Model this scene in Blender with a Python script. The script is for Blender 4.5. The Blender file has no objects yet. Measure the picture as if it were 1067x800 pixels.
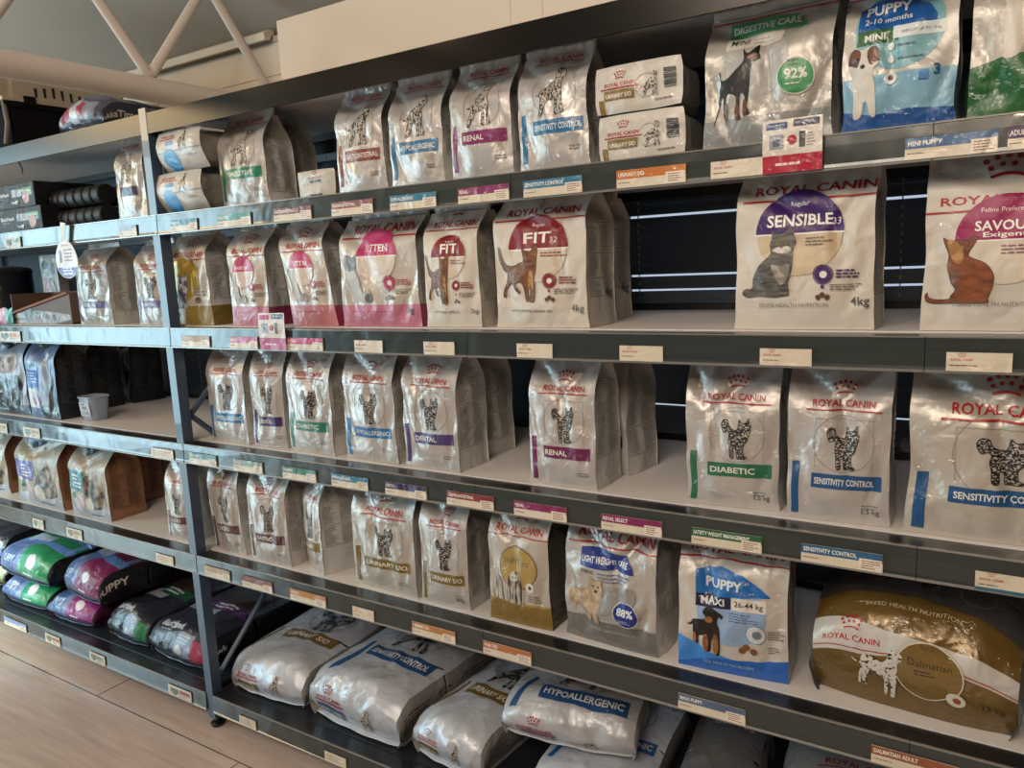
import bpy, bmesh, math, random
from mathutils import Vector, Matrix, noise
from mathutils.geometry import tessellate_polygon

# ------------------------------------------------------------------ camera, world, lights, exposure
SC = bpy.context.scene
COL = SC.collection
cam_d = bpy.data.cameras.new('camera'); cam = bpy.data.objects.new('camera', cam_d); COL.objects.link(cam)
cam_d.sensor_width = 36.0; cam_d.lens = 36.0 * 800.0 / 1067.0; cam_d.clip_start = 0.02
_r = Vector((0.84618482, 0.53092054, -0.04576708)); _u = Vector((-0.04527504, 0.15720161, 0.98652817)); _f = Vector((-0.53096272, 0.83271306, -0.15705907))
cam.matrix_world = Matrix(((_r.x, _u.x, -_f.x, 0.0), (_r.y, _u.y, -_f.y, -1.45), (_r.z, _u.z, -_f.z, 1.51), (0, 0, 0, 1)))
SC.camera = cam
SC.view_settings.view_transform = 'Standard'; SC.view_settings.look = 'None'
SC.view_settings.gamma = 1.0; SC.view_settings.use_curve_mapping = False
SC.view_settings.exposure = -0.12
world = bpy.data.worlds.new('sky'); SC.world = world; world.use_nodes = True
_bg = world.node_tree.nodes['Background']; _bg.inputs[0].default_value = (0.62, 0.74, 0.9, 1); _bg.inputs[1].default_value = 1.1

def area(name, loc, target, sx, sy, power, colour):
    l = bpy.data.lights.new(name, 'AREA'); l.shape = 'RECTANGLE'; l.size = sx; l.size_y = sy; l.energy = power; l.color = colour
    o = bpy.data.objects.new(name, l); COL.objects.link(o); o.location = loc
    o.rotation_euler = (Vector(target) - Vector(loc)).to_track_quat('-Z', 'Y').to_euler(); return o
def bulb(name, loc, power, colour, r=0.05):
    l = bpy.data.lights.new(name, 'POINT'); l.energy = power; l.color = colour; l.shadow_soft_size = r
    o = bpy.data.objects.new(name, l); COL.objects.link(o); o.location = loc; return o
area('shop_window_daylight', (-6.8, -2.55, 1.35), (-1.6, -0.9, 1.0), 2.7, 2.5, 235, (0.56, 0.86, 1.0))
def spot(name, loc, target, power, colour, ang, blend=.6, r=.3):
    l = bpy.data.lights.new(name, 'SPOT'); l.energy = power; l.color = colour; l.spot_size = math.radians(ang); l.spot_blend = blend; l.shadow_soft_size = r
    o = bpy.data.objects.new(name, l); COL.objects.link(o); o.location = loc
    o.rotation_euler = (Vector(target) - Vector(loc)).to_track_quat('-Z', 'Y').to_euler(); return o
spot('added_floor_spot', (-5.6, -4.4, 3.0), (-5.3, -1.35, 0), 2600, (0.76, 0.93, 0.84), 52)  # added spot, brightens the unseen floor so the left ticket strips reflect it
area('added_ceiling_fill', (-0.4, -3.4, 3.3), (-0.6, 0.2, 1.1), 2.4, 1.0, 92, (1.0, 0.86, 0.73))  # added soft fill light, stands for no single lamp of the room
area('ceiling_panel_lamp', (-5.0, -1.9, 2.70), (-2.2, 0.0, 1.9), 1.1, 0.5, 26, (1.0, 0.72, 0.36))
bulb('ceiling_spot', (0.05, -2.7, 2.42), 24, (1.0, 0.78, 0.52), 0.05)
bulb('ceiling_spot', (-0.75, -2.2, 2.85), 26, (1.0, 0.85, 0.68), 0.06)
bulb('ceiling_spot', (-3.0, -2.4, 2.85), 20, (1.0, 0.76, 0.50), 0.06)

# ------------------------------------------------------------------ materials
MATS = {}
def srgb(h):
    h = h.lstrip('#'); c = [int(h[i:i+2], 16) / 255 for i in (0, 2, 4)]
    return tuple(x / 12.92 if x < 0.04045 else ((x + 0.055) / 1.055) ** 2.4 for x in c) + (1,)
def base_mat(name):
    m = bpy.data.materials.new(name); m.use_nodes = True; nt = m.node_tree
    return m, nt, nt.nodes['Principled BSDF']
def crinkle(nt, scale, strength, dist, detail=2.0, distort=0.4):
    g = nt.nodes.new('ShaderNodeNewGeometry'); n = nt.nodes.new('ShaderNodeTexNoise'); b = nt.nodes.new('ShaderNodeBump')
    n.inputs['Scale'].default_value = scale; n.inputs['Detail'].default_value = detail; n.inputs['Distortion'].default_value = distort
    nt.links.new(g.outputs['Position'], n.inputs['Vector']); nt.links.new(n.outputs['Fac'], b.inputs['Height'])
    b.inputs['Strength'].default_value = strength; b.inputs['Distance'].default_value = dist
    return b
PAPER = [False]
def film(col, rough=0.42, coat=0.75, metal=0.0):
    """glossy printed plastic film with crinkles"""
    if PAPER[0]: rough, coat = max(rough, .46), min(coat, .18)
    k = ('film', col, rough, coat, metal)
    if k in MATS: return MATS[k]
    m, nt, p = base_mat('film_' + col.strip('#'))
    p.inputs['Base Color'].default_value = srgb(col); p.inputs['Roughness'].default_value = rough; p.inputs['Metallic'].default_value = metal
    p.inputs['Coat Weight'].default_value = coat; p.inputs['Coat Roughness'].default_value = 0.09
    b1 = crinkle(nt, 14, 0.5, 0.018, 2.0, 0.6); b2 = crinkle(nt, 19, 0.7, 0.02, 3.0, 1.4)
    nt.links.new(b1.outputs['Normal'], p.inputs['Normal']); nt.links.new(b2.outputs['Normal'], p.inputs['Coat Normal'])
    MATS[k] = m; return m
def fur(c1, c2, c3=None, scale=90, split=0.5, stretch=(1, 1, 1), sharp=0.06):
    """printed animal coat: two tones broken up by noise"""
    dk = lambda c: '#%02x%02x%02x' % tuple(int(255 * (int(c[i:i+2], 16) / 255) ** 1.2) for i in (1, 3, 5))
    c1, c2 = dk(c1), dk(c2); k = ('fur', c1, c2, c3, scale, split, stretch, sharp)
    if k in MATS: return MATS[k]
    m, nt, p = base_mat('print_fur')
    tc = nt.nodes.new('ShaderNodeTexCoord'); mp = nt.nodes.new('ShaderNodeMapping'); n = nt.nodes.new('ShaderNodeTexNoise'); r = nt.nodes.new('ShaderNodeValToRGB')
    mp.inputs['Scale'].default_value = stretch; n.inputs['Scale'].default_value = scale; n.inputs['Detail'].default_value = 2
    nt.links.new(tc.outputs['Object'], mp.inputs['Vector']); nt.links.new(mp.outputs[0], n.inputs['Vector']); nt.links.new(n.outputs['Fac'], r.inputs['Fac'])
    r.color_ramp.elements[0].position = split - sharp; r.color_ramp.elements[1].position = split + sharp
    r.color_ramp.elements[0].color = srgb(c1); r.color_ramp.elements[1].color = srgb(c2)
    nt.links.new(r.outputs['Color'], p.inputs['Base Color']); p.inputs['Roughness'].default_value = 0.5; p.inputs['Coat Weight'].default_value = 0.25; p.inputs['Coat Roughness'].default_value = 0.1
    b2 = crinkle(nt, 21, 0.55, 0.014, 3.5, 1.2); nt.links.new(b2.outputs['Normal'], p.inputs['Coat Normal'])
    MATS[k] = m; return m
def plain(name, col, rough=0.5, metal=0.0, coat=0.0, bump=None, var=None):
    k = ('plain', name)
    if k in MATS: return MATS[k]
    m, nt, p = base_mat(name)
    p.inputs['Base Color'].default_value = srgb(col); p.inputs['Roughness'].default_value = rough; p.inputs['Metallic'].default_value = metal; p.inputs['Coat Weight'].default_value = coat
    if bump:
        b = crinkle(nt, *bump); nt.links.new(b.outputs['Normal'], p.inputs['Normal'])
    if var:
        g = nt.nodes.new('ShaderNodeNewGeometry'); mp = nt.nodes.new('ShaderNodeMapping'); n = nt.nodes.new('ShaderNodeTexNoise'); mx = nt.nodes.new('ShaderNodeMix'); mx.data_type = 'RGBA'
        mp.inputs['Scale'].default_value = var[2]; n.inputs['Scale'].default_value = var[1]; n.inputs['Detail'].default_value = 4
        nt.links.new(g.outputs['Position'], mp.inputs['Vector']); nt.links.new(mp.outputs[0], n.inputs['Vector']); nt.links.new(n.outputs['Fac'], mx.inputs['Factor'])
        mx.inputs['A'].default_value = srgb(col); mx.inputs['B'].default_value = srgb(var[0]); nt.links.new(mx.outputs['Result'], p.inputs['Base Color'])
    MATS[k] = m; return m
M_SKETCH_CAT = lambda: fur('#15120f', '#c4bbb0', scale=240, split=0.56, stretch=(1, 1, 1.6))
M_SKETCH_DOG = lambda: fur('#1a1714', '#c4bbb0', scale=250, split=0.49, stretch=(1, 1, .7))

# ------------------------------------------------------------------ object helpers
def clean(o):
    return o
def tag(o, label, cat, group=None, kind=None):
    if label: o['label'] = label
    if cat: o['category'] = cat
    if group: o['group'] = group
    if kind: o['kind'] = kind
    return o
def empty(name, loc, rz=0.0):
    o = bpy.data.objects.new(name, None); COL.objects.link(o); o.empty_display_size = 0.05
    o.location = loc; o.rotation_euler = (0, 0, rz); return o

class MB:
    """collects faces with materials; optional custom normals per vertex"""
    def __init__(s): s.v = []; s.f = []; s.m = []; s.mats = []; s.n = []; s.custom = False
    def mi(s, m):
        if m not in s.mats: s.mats.append(m)
        return s.mats.index(m)
    def add(s, vs, fs, m, ns=None):
        o = len(s.v); s.v += [Vector(x) for x in vs]; k = s.mi(m)
        s.f += [tuple(i + o for i in f) for f in fs]; s.m += [k] * len(fs)
        if ns: s.custom = True; s.n += ns
        else: s.n += [None] * len(vs)
    def box(s, x0, x1, y0, y1, z0, z1, m, bev=0.0):
        if bev <= 0:
            vs = [(x, y, z) for x in (x0, x1) for y in (y0, y1) for z in (z0, z1)]
            s.add(vs, [(0, 1, 3, 2), (4, 6, 7, 5), (0, 4, 5, 1), (2, 3, 7, 6), (0, 2, 6, 4), (1, 5, 7, 3)], m); return
        bm = bmesh.new(); bmesh.ops.create_cube(bm, size=1)
        for v in bm.verts: v.co = Vector(((x0 + x1) / 2 + v.co.x * (x1 - x0), (y0 + y1) / 2 + v.co.y * (y1 - y0), (z0 + z1) / 2 + v.co.z * (z1 - z0)))
        bmesh.ops.bevel(bm, geom=bm.edges[:], offset=bev, segments=2, affect='EDGES', profile=0.7)
        bm.verts.ensure_lookup_table(); s.add([v.co.copy() for v in bm.verts], [tuple(v.index for v in f.verts) for f in bm.faces], m); bm.free()
    def tube(s, pts, r, m, seg=12, cap=True):
        pts = [Vector(p) for p in pts]; n = len(pts); rings = []
        up = Vector((0.13, 0.31, 0.94))
        for i, p in enumerate(pts):
            t = (pts[min(i + 1, n - 1)] - pts[max(i - 1, 0)]).normalized(); a = t.cross(up).normalized(); b = a.cross(t)
            rr = r[i] if isinstance(r, (list, tuple)) else r
            rings.append([p + a * rr * math.cos(2 * math.pi * k / seg) + b * rr * math.sin(2 * math.pi * k / seg) for k in range(seg)])
        vs = [q for ring in rings for q in ring]; fs = []
        for i in range(n - 1):
            for k in range(seg):
                fs.append((i * seg + k, i * seg + (k + 1) % seg, (i + 1) * seg + (k + 1) % seg, (i + 1) * seg + k))
        if cap: fs += [tuple(range(seg))[::-1], tuple((n - 1) * seg + k for k in range(seg))]
        s.add(vs, fs, m)
    def lathe(s, prof, c, m, seg=28, axis='z'):
        vs = []; fs = []
        for r, h in prof:
            for k in range(seg):
                a = 2 * math.pi * k / seg; x, y = r * math.cos(a), r * math.sin(a)
                vs.append(Vector(c) + (Vector((x, y, h)) if axis == 'z' else Vector((x, h, y)) if axis == 'y' else Vector((h, x, y))))
        for i in range(len(prof) - 1):
            for k in range(seg):
                fs.append((i * seg + k, i * seg + (k + 1) % seg, (i + 1) * seg + (k + 1) % seg, (i + 1) * seg + k))
        s.add(vs, fs, m)
    def sweep(s, prof, x0, x1, m, n=1, closed=True):
        """extrude a (y,z) profile along x"""
        k = len(prof); vs = []; fs = []
        for i in range(n + 1):
            x = x0 + (x1 - x0) * i / n; vs += [(x, p[0], p[1]) for p in prof]
        for i in range(n):
            for j in range(k if closed else k - 1): fs.append((i * k + j, i * k + (j + 1) % k, (i + 1) * k + (j + 1) % k, (i + 1) * k + j))
        if closed: fs += [tuple(range(k)), tuple(n * k + j for j in range(k))[::-1]]
        s.add(vs, fs, m)
    def obj(s, name, parent=None, smooth=False, fixn=True):
        me = bpy.data.meshes.new(name); me.from_pydata(s.v, [], s.f)
        for m in s.mats: me.materials.append(m)
        me.polygons.foreach_set('material_index', s.m)
        if not s.custom and fixn:
            bm = bmesh.new(); bm.from_mesh(me); bmesh.ops.recalc_face_normals(bm, faces=bm.faces); bm.to_mesh(me); bm.free()
        me.polygons.foreach_set('use_smooth', [bool(smooth or s.custom)] * len(me.polygons))
        me.update()
        if s.custom:
            me.normals_split_custom_set_from_vertices([tuple(n) if n is not None else (0, 0, 1) for n in s.n])
        elif smooth:
            me.set_sharp_from_angle(angle=math.radians(40))
        o = bpy.data.objects.new(name, me); COL.objects.link(o)
        if parent is not None: o.parent = parent
        return o

# ------------------------------------------------------------------ printing on surfaces
_glyph = {}
def glyphs(text, bold=0.0):
    k = (text, bold)
    if k in _glyph: return _glyph[k]
    cu = bpy.data.curves.new('t', 'FONT'); cu.body = text; cu.resolution_u = 2; cu.offset = bold; cu.fill_mode = 'FRONT'
    o = bpy.data.objects.new('t', cu); me = bpy.data.meshes.new_from_object(o)
    vs = [(v.co.x, v.co.y) for v in me.vertices]; fs = [tuple(p.vertices) for p in me.polygons]
    bpy.data.objects.remove(o); bpy.data.curves.remove(cu); bpy.data.meshes.remove(me)
    x0 = min(v[0] for v in vs); x1 = max(v[0] for v in vs); y0 = min(v[1] for v in vs); y1 = max(v[1] for v in vs)
    _glyph[k] = ([(v[0] - x0, v[1] - y0) for v in vs], fs, x1 - x0, y1 - y0); return _glyph[k]
def smooth_pts(pts, k=3):
    n = len(pts); out = []
    for i in range(n):
        p0, p1, p2, p3 = pts[i - 1], pts[i], pts[(i + 1) % n], pts[(i + 2) % n]
        for j in range(k):
            t = j / k
            out.append(tuple(0.5 * (2 * p1[c] + (p2[c] - p0[c]) * t + (2 * p0[c] - 5 * p1[c] + 4 * p2[c] - p3[c]) * t * t + (3 * p1[c] - p0[c] - 3 * p2[c] + p3[c]) * t ** 3) for c in (0, 1)))
    return out
class Print:
    """2-D artwork in panel fractions (a 0..1 across, b 0..1 up); W, H in metres"""
    def __init__(s, W, H, k=1.0, off=0.0): s.W = W; s.H = H; s.polys = []; s.texts = []; s.layer = 0; s.k = k; s.off = off
    def P(s, a, b): return (a * s.W, (s.off + b * s.k) * s.H)
    def poly(s, pts, m, sm=0):
        if sm: pts = smooth_pts(pts, sm)
        s.layer += 1; s.polys.append(([s.P(*p) for p in pts], m, s.layer))
    def rect(s, a0, b0, a1, b1, m): s.poly([(a0, b0), (a1, b0), (a1, b1), (a0, b1)], m)
    def ell(s, a, b, ra, m, rb=None, n=20, t0=0.0, t1=2 * math.pi):
        rb = ra * s.W / (s.H * s.k) if rb is None else rb
        pts = [(a + ra * math.cos(t0 + (t1 - t0) * i / n), b + rb * math.sin(t0 + (t1 - t0) * i / n)) for i in range(n if t1 - t0 > 6.2 else n + 1)]
        s.poly(pts, m)
    def ring(s, a, b, ra, w, m, rb=None, n=28):
        rb = ra * s.W / (s.H * s.k) if rb is None else rb; wb = w * s.W / (s.H * s.k)
        s.layer += 1
        for i in range(n):
            t, u = 2 * math.pi * i / n, 2 * math.pi * (i + 1) / n
            q = [(a + ra * math.cos(t), b + rb * math.sin(t)), (a + ra * math.cos(u), b + rb * math.sin(u)), (a + (ra - w) * math.cos(u), b + (rb - wb) * math.sin(u)), (a + (ra - w) * math.cos(t), b + (rb - wb) * math.sin(t))]
            s.polys.append(([s.P(*p) for p in q], m, s.layer))
    def line(s, pts, w, m):
        s.layer += 1
        for (p, q) in zip(pts[:-1], pts[1:]):
            p = Vector(s.P(*p)); q = Vector(s.P(*q)); d = (q - p); n = Vector((-d.y, d.x)).normalized() * w * s.W / 2
            s.polys.append(([tuple(p - n), tuple(q - n), tuple(q + n), tuple(p + n)], m, s.layer))
    def text(s, txt, a, b, w, m, bold=0.0, h=None, rot=0.0, align='l'):
        """lower left corner at (a,b), width w as fraction of W, h as fraction of H"""
        vs, fs, tw, th = glyphs(txt, bold); sx = w * s.W / tw; sy = sx if h is None else h * s.H * s.k / th
        s.layer += 1; x0, y0 = s.P(a, b)
        if align == 'c': x0 -= (w * s.W / 2) if not rot else 0
        c, sn = math.cos(rot), math.sin(rot)
        s.texts.append(([(x0 + v[0] * sx * c - v[1] * sy * sn, y0 + v[0] * sx * sn + v[1] * sy * c) for v in vs], fs, m, s.layer))
    def fine(s, a0, a1, b0, b1, n, m, seed=0, th=0.35):
        rnd = random.Random(seed); s.layer += 1
        for i in range(n):
            b = b1 - (b1 - b0) * (i + 0.5) / n; hh = (b1 - b0) / n * th; x = a0; e = a0 + (a1 - a0) * rnd.uniform(0.6, 1)
            while x < e:
                w = (a1 - a0) * rnd.uniform(0.08, 0.25); x2 = min(x + w, e)
                s.polys.append(([s.P(x, b - hh / 2), s.P(x2, b - hh / 2), s.P(x2, b + hh / 2), s.P(x, b + hh / 2)], m, s.layer)); x = x2 + (a1 - a0) * 0.03
    def shape(s, pts, a0, b0, w, h, m, sm=3, flip=False):
        s.poly([(a0 + (1 - p[0] if flip else p[0]) * w, b0 + p[1] * h) for p in pts], m, sm)
    def emit(s, mb, S, La, Lb, cell=0.012, base=0.0007, step=0.00012):
        """conform the artwork to surface S(a,b) in metres"""
        if isinstance(S, GridS): xa, xb = S.xs, S.ys
        else:
            S = GridS(S, La, Lb, max(2, int(La / cell)), max(2, int(Lb / cell))); xa, xb = S.xs, S.ys
        bm = bmesh.new(); lay = bm.faces.layers.int.new('l'); mats = []
        for pts, m, L in s.polys:
            pts = [(min(max(p[0], 0.0), La), min(max(p[1], 0.0), Lb)) for p in pts]
            if m not in mats: mats.append(m)
            vs = [bm.verts.new((p[0], p[1], L * 1e-4)) for p in pts]
            for t in tessellate_polygon([[Vector((p[0], p[1], 0)) for p in pts]]):
                q, b, c = (vs[i] for i in t)
                ar = (b.co.x - q.co.x) * (c.co.y - q.co.y) - (c.co.x - q.co.x) * (b.co.y - q.co.y)
                if abs(ar) < 1e-12: continue
                try: f = bm.faces.new((q, b, c) if ar > 0 else (q, c, b))
                except ValueError: continue
                f[lay] = mats.index(m)
        for pts, fs, m, L in s.texts:
            if m not in mats: mats.append(m)
            vs = [bm.verts.new((min(max(p[0], 0), La), min(max(p[1], 0), Lb), (L + .6) * 1e-4)) for p in pts]
            for t in fs:
                try: f = bm.faces.new([vs[i] for i in t])
                except ValueError: continue
                f[lay] = mats.index(m)
        for ax, cs in ((0, xa), (1, xb)):
            for c in cs[1:-1]:
                co = Vector((c, 0, 0)) if ax == 0 else Vector((0, c, 0)); no = Vector((1, 0, 0)) if ax == 0 else Vector((0, 1, 0))
                fs = []
                for f in bm.faces:
                    q = [v.co[ax] for v in f.verts]
                    if min(q) < c - 1e-6 and max(q) > c + 1e-6: fs.append(f)
                if not fs: continue
                ed = set(e for f in fs for e in f.edges); ve = set(v for f in fs for v in f.verts)
                bmesh.ops.bisect_plane(bm, geom=list(fs) + list(ed) + list(ve), dist=1e-7, plane_co=co, plane_no=no)
        # cut along the diagonal of every cell, so that each piece lies on one triangle of the sheet
        dx = La / S.na; dy = Lb / S.nb; no = Vector((-1 / dx, 1 / dy, 0)).normalized(); buckets = {}
        for f in bm.faces:
            q = [v.co.y / dy - v.co.x / dx for v in f.verts]
            lo, hi = min(q), max(q)
            if hi - lo < .12: continue
            for c in range(math.ceil(lo + 1e-4), math.floor(hi - 1e-4) + 1): buckets.setdefault(c, []).append(f)
        for c, fs in buckets.items():
            fs = [f for f in fs if f.is_valid]
            if not fs: continue
            ed = set(e for f in fs for e in f.edges); ve = set(v for f in fs for v in f.verts)
            bmesh.ops.bisect_plane(bm, geom=list(fs) + list(ed) + list(ve), dist=1e-7, plane_co=Vector((0, c * dy, 0)), plane_no=no)
        bm.verts.ensure_lookup_table(); bm.verts.index_update()
        vs = []; ns = []
        for v in bm.verts:
            p, n = S.at(v.co.x, v.co.y); vs.append(p + n * (base * .6 + step * v.co.z * 1e4)); ns.append(n)
        o = len(mb.v); mb.custom = True; mb.v += vs; mb.n += ns; ks = [mb.mi(m) for m in mats]
        for f in bm.faces: mb.f.append(tuple(v.index + o for v in f.verts)); mb.m.append(ks[f[lay]])
        bm.free()
def surf(S, a, b, La, Lb, e=0.0012):
    p = S(a, b); a2 = a + e if a + e <= La else a - e; b2 = b + e if b + e <= Lb else b - e
    da = (S(a2, b) - p) * (1 if a2 > a else -1); db = (S(a, b2) - p) * (1 if b2 > b else -1); n = da.cross(db)
    if n.length < 1e-12: return p, Vector((0, 0, 1))
    return p, n.normalized()
class GridS:
    """surface sampled on a grid, interpolated inside each cell so that artwork lies exactly on the sheet"""
    def __init__(s, S, La, Lb, na, nb):
        s.La, s.Lb, s.na, s.nb = La, Lb, na, nb; s.xs = [La * i / na for i in range(na + 1)]; s.ys = [Lb * j / nb for j in range(nb + 1)]
        P = [[S(x, y) for x in s.xs] for y in s.ys]; s.P = P; s.N = []
        for j in range(nb + 1):
            row = []
            for i in range(na + 1):
                da = P[j][min(i + 1, na)] - P[j][max(i - 1, 0)]; db = P[min(j + 1, nb)][i] - P[max(j - 1, 0)][i]; n = da.cross(db)
                row.append(n.normalized() if n.length > 1e-12 else Vector((0, 0, 1)))
            s.N.append(row)
    def at(s, a, b):
        x = min(max(a / s.La * s.na, 0), s.na - 1e-6); y = min(max(b / s.Lb * s.nb, 0), s.nb - 1e-6); i = int(x); j = int(y); u = x - i; v = y - j
        def bl(G):
            if u >= v: return G[j][i] * (1 - u) + G[j][i + 1] * (u - v) + G[j + 1][i + 1] * v
            return G[j][i] * (1 - v) + G[j + 1][i] * (v - u) + G[j + 1][i + 1] * u
        return bl(s.P), bl(s.N).normalized()
def sheet(mb, S, La, Lb, na, nb, m):
    g = GridS(S, La, Lb, na, nb); vs = [p for r in g.P for p in r]; ns = [n for r in g.N for n in r]; fs = []
    for j in range(nb):
        for i in range(na):
            k = j * (na + 1) + i; fs += [(k, k + 1, k + na + 2), (k, k + na + 2, k + na + 1)]
    mb.add(vs, fs, m, ns); return g
def sst(x, a, b):
    t = min(max((x - a) / (b - a), 0), 1); return t * t * (3 - 2 * t)

# ------------------------------------------------------------------ artwork
RED = '#b3121f'; WHITE = '#d9d2c8'
def ink(c):
    h = [int(c[i:i+2], 16) for i in (1, 3, 5)]
    if max(h) - min(h) > 38: c = '#%02x%02x%02x' % tuple(int(255 * (x / 255) ** 1.22) for x in h)    # printing inks on foil are deep
    return film(c, 0.42, 0.5)
SHAPES = dict(
 cat_sketch=[(.30,.02),(.42,.02),(.41,.25),(.50,.22),(.52,.02),(.62,.0),(.80,.0),(.86,.05),(.76,.1),(.74,.3),(.84,.42),(.90,.55),(.95,.68),(.97,.82),(.92,.88),(.90,1.0),(.82,.9),(.68,.88),(.60,.96),(.58,.84),(.55,.75),(.50,.70),(.36,.72),(.26,.80),(.22,.92),(.08,.94),(.0,.84),(.03,.70),(.10,.62),(.2,.66),(.27,.60),(.24,.45),(.28,.25)],
 dog_sketch=[(.0,.42),(.1,.46),(.2,.55),(.4,.68),(.55,.78),(.57,.93),(.68,1.0),(.8,.95),(.82,.82),(.76,.72),(.8,.5),(.8,.25),(.86,.03),(.74,.03),(.72,.3),(.66,.35),(.66,.03),(.56,.03),(.58,.3),(.45,.33),(.33,.28),(.24,.14),(.16,.0),(.06,.0),(.12,.2),(.14,.38)],
 cat_sit=[(.0,.06),(.05,.13),(.16,.14),(.18,.3),(.28,.48),(.42,.6),(.47,.66),(.45,.78),(.48,.88),(.49,1.0),(.57,.94),(.70,.96),(.78,1.04),(.84,.92),(.88,.8),(.84,.7),(.84,.55),(.82,.4),(.76,.2),(.78,.05),(.70,.02),(.55,.0),(.3,.02),(.1,.0)],
 cat_stand=[(.0,.98),(.04,.96),(.08,.8),(.16,.68),(.35,.64),(.55,.7),(.64,.72),(.62,.88),(.61,.95),(.70,.9),(.82,.9),(.90,1.0),(.97,.95),(.97,.75),(.95,.55),(.9,.42),(.9,.2),(.86,.0),(.76,.02),(.80,.25),(.76,.35),(.72,.2),(.74,.02),(.66,.02),(.62,.25),(.55,.35),(.4,.32),(.50,.2),(.52,.14),(.42,.2),(.33,.33),(.2,.3),(.12,.18),(.12,.08),(.06,.1),(.08,.25),(.18,.42),(.22,.52),(.1,.58),(.02,.75)],
 cat_turn=[(.0,.12),(.03,.16),(.06,.08),(.2,.05),(.37,.06),(.38,.1),(.45,.2),(.38,.3),(.34,.42),(.3,.55),(.32,.72),(.26,.88),(.24,.97),(.33,.92),(.5,.93),(.6,.92),(.70,1.0),(.72,.92),(.62,.76),(.62,.68),(.85,.58),(.98,.42),(.98,.25),(.92,.08),(.93,.02),(.8,.0),(.5,.0),(.15,.0),(.03,.03)],
 pinscher=[(.0,.0),(.05,.2),(.06,.35),(.1,.5),(.12,.56),(.08,.7),(.1,.72),(.14,.6),(.3,.62),(.45,.7),(.6,.78),(.64,.85),(.61,.97),(.7,.9),(.82,.93),(.93,1.0),(.95,.88),(.98,.82),(.93,.79),(.83,.76),(.78,.66),(.78,.5),(.76,.35),(.72,.2),(.78,.1),(.68,.09),(.68,.3),(.62,.38),(.56,.35),(.55,.15),(.58,.04),(.5,.05),(.48,.25),(.46,.36),(.3,.4),(.25,.3),(.24,.17),(.3,.07),(.22,.07),(.18,.2),(.2,.36),(.12,.35),(.06,.15),(.02,.0)],
 puppy=[(.0,.58),(.06,.56),(.15,.6),(.2,.68),(.35,.72),(.5,.74),(.55,.8),(.48,.86),(.52,.95),(.65,1.0),(.8,.95),(1,.85),(.96,.78),(.9,.82),(.86,.7),(.92,.55),(.92,.3),(.9,.03),(.8,.03),(.8,.3),(.75,.35),(.7,.3),(.68,.1),(.58,.1),(.6,.25),(.56,.4),(.4,.38),(.35,.3),(.36,.18),(.25,.2),(.27,.3),(.2,.4),(.2,.55),(.1,.53)],
 dalmatian=[(.0,.72),(.05,.68),(.16,.66),(.2,.8),(.3,.84),(.6,.75),(.72,.82),(.76,.98),(.88,1.0),(1,.95),(1,.85),(.92,.78),(.92,.65),(.9,.4),(.88,.2),(.86,.02),(.78,.04),(.8,.3),(.74,.35),(.72,.1),(.66,.05),(.66,.3),(.65,.42),(.5,.48),(.38,.52),(.3,.35),(.26,.25),(.3,.18),(.22,.2),(.18,.4),(.17,.2),(.12,.2),(.14,.4),(.2,.55),(.16,.62),(.06,.64),(.0,.69)],
 terrier=[(.0,.55),(.03,.35),(.1,.2),(.18,.3),(.3,.3),(.45,.25),(.5,.05),(.6,.02),(.62,.2),(.7,.05),(.82,.0),(.8,.2),(.84,.35),(.88,.5),(.92,.7),(.9,.85),(.93,1.0),(.8,.92),(.66,.92),(.56,1.0),(.55,.85),(.5,.72),(.3,.68),(.1,.66)],
 longhair=[(.05,.0),(.0,.3),(.05,.6),(.12,.8),(.3,.95),(.5,1.0),(.7,.95),(.88,.8),(.95,.6),(1.0,.3),(.95,.0),(.7,.03),(.5,.0),(.3,.03)],
 jack=[(.1,.0),(.12,.3),(.1,.5),(.12,.6),(.0,.75),(.03,.92),(.12,1.0),(.35,.97),(.6,1.0),(.78,.92),(.8,.75),(.68,.68),(.66,.55),(.72,.4),(.74,.0),(.58,.02),(.5,.2),(.4,.2),(.3,.0)],
 kitten=[(.1,.1),(.0,.3),(.05,.55),(.12,.7),(.1,.85),(.14,1.0),(.25,.92),(.38,.92),(.5,1.0),(.52,.85),(.48,.7),(.6,.5),(.66,.3),(.72,.2),(.85,.28),(.95,.2),(.96,.06),(.8,.0),(.5,.02),(.2,.0)],
)
def crown(p, cx, b, w, c):
    m = ink(c); bb = w * p.W / (p.H * p.k)
    for i in range(5):
        t = (i - 2) / 2; p.ell(cx + t * w * 0.46, b + bb * (0.62 - 0.14 * t * t), w * 0.075, m, n=8)
    for i in range(4):
        t = (i - 1.5) / 1.5; p.ell(cx + t * w * 0.36, b + bb * (0.40 - 0.10 * t * t), w * 0.065, m, n=8)
    p.line([(cx + w * 0.36 * t, b + bb * (0.16 - 0.08 * t * t)) for t in (-1, -.6, -.2, .2, .6, 1)], w * 0.07, m)
def logo(p, cx, b, w, c=RED, line=True, cr=True, lw=None, h=None):
    bb = w * p.W / (p.H * p.k)
    p.text('ROYAL CANIN', cx - w / 2, b, w, ink(c), bold=0.018, h=h)
    if cr: crown(p, cx, b + bb * 0.19, w * 0.36, c)
    if line:
        x0 = cx - (lw or w * 1.2) / 2; x1 = cx + (lw or w * 1.2) / 2
        p.line([(x0 + (x1 - x0) * i / 6, b - bb * 0.055) for i in range(7)], 0.013, ink(c))
def outline(p, kind, a, b, w, h, c='#26211d', lw=.006):
    q = smooth_pts(SHAPES[kind], 3); p.line([(a + x * w, b + y * h) for x, y in q + q[:1]], lw, ink(c))
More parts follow.
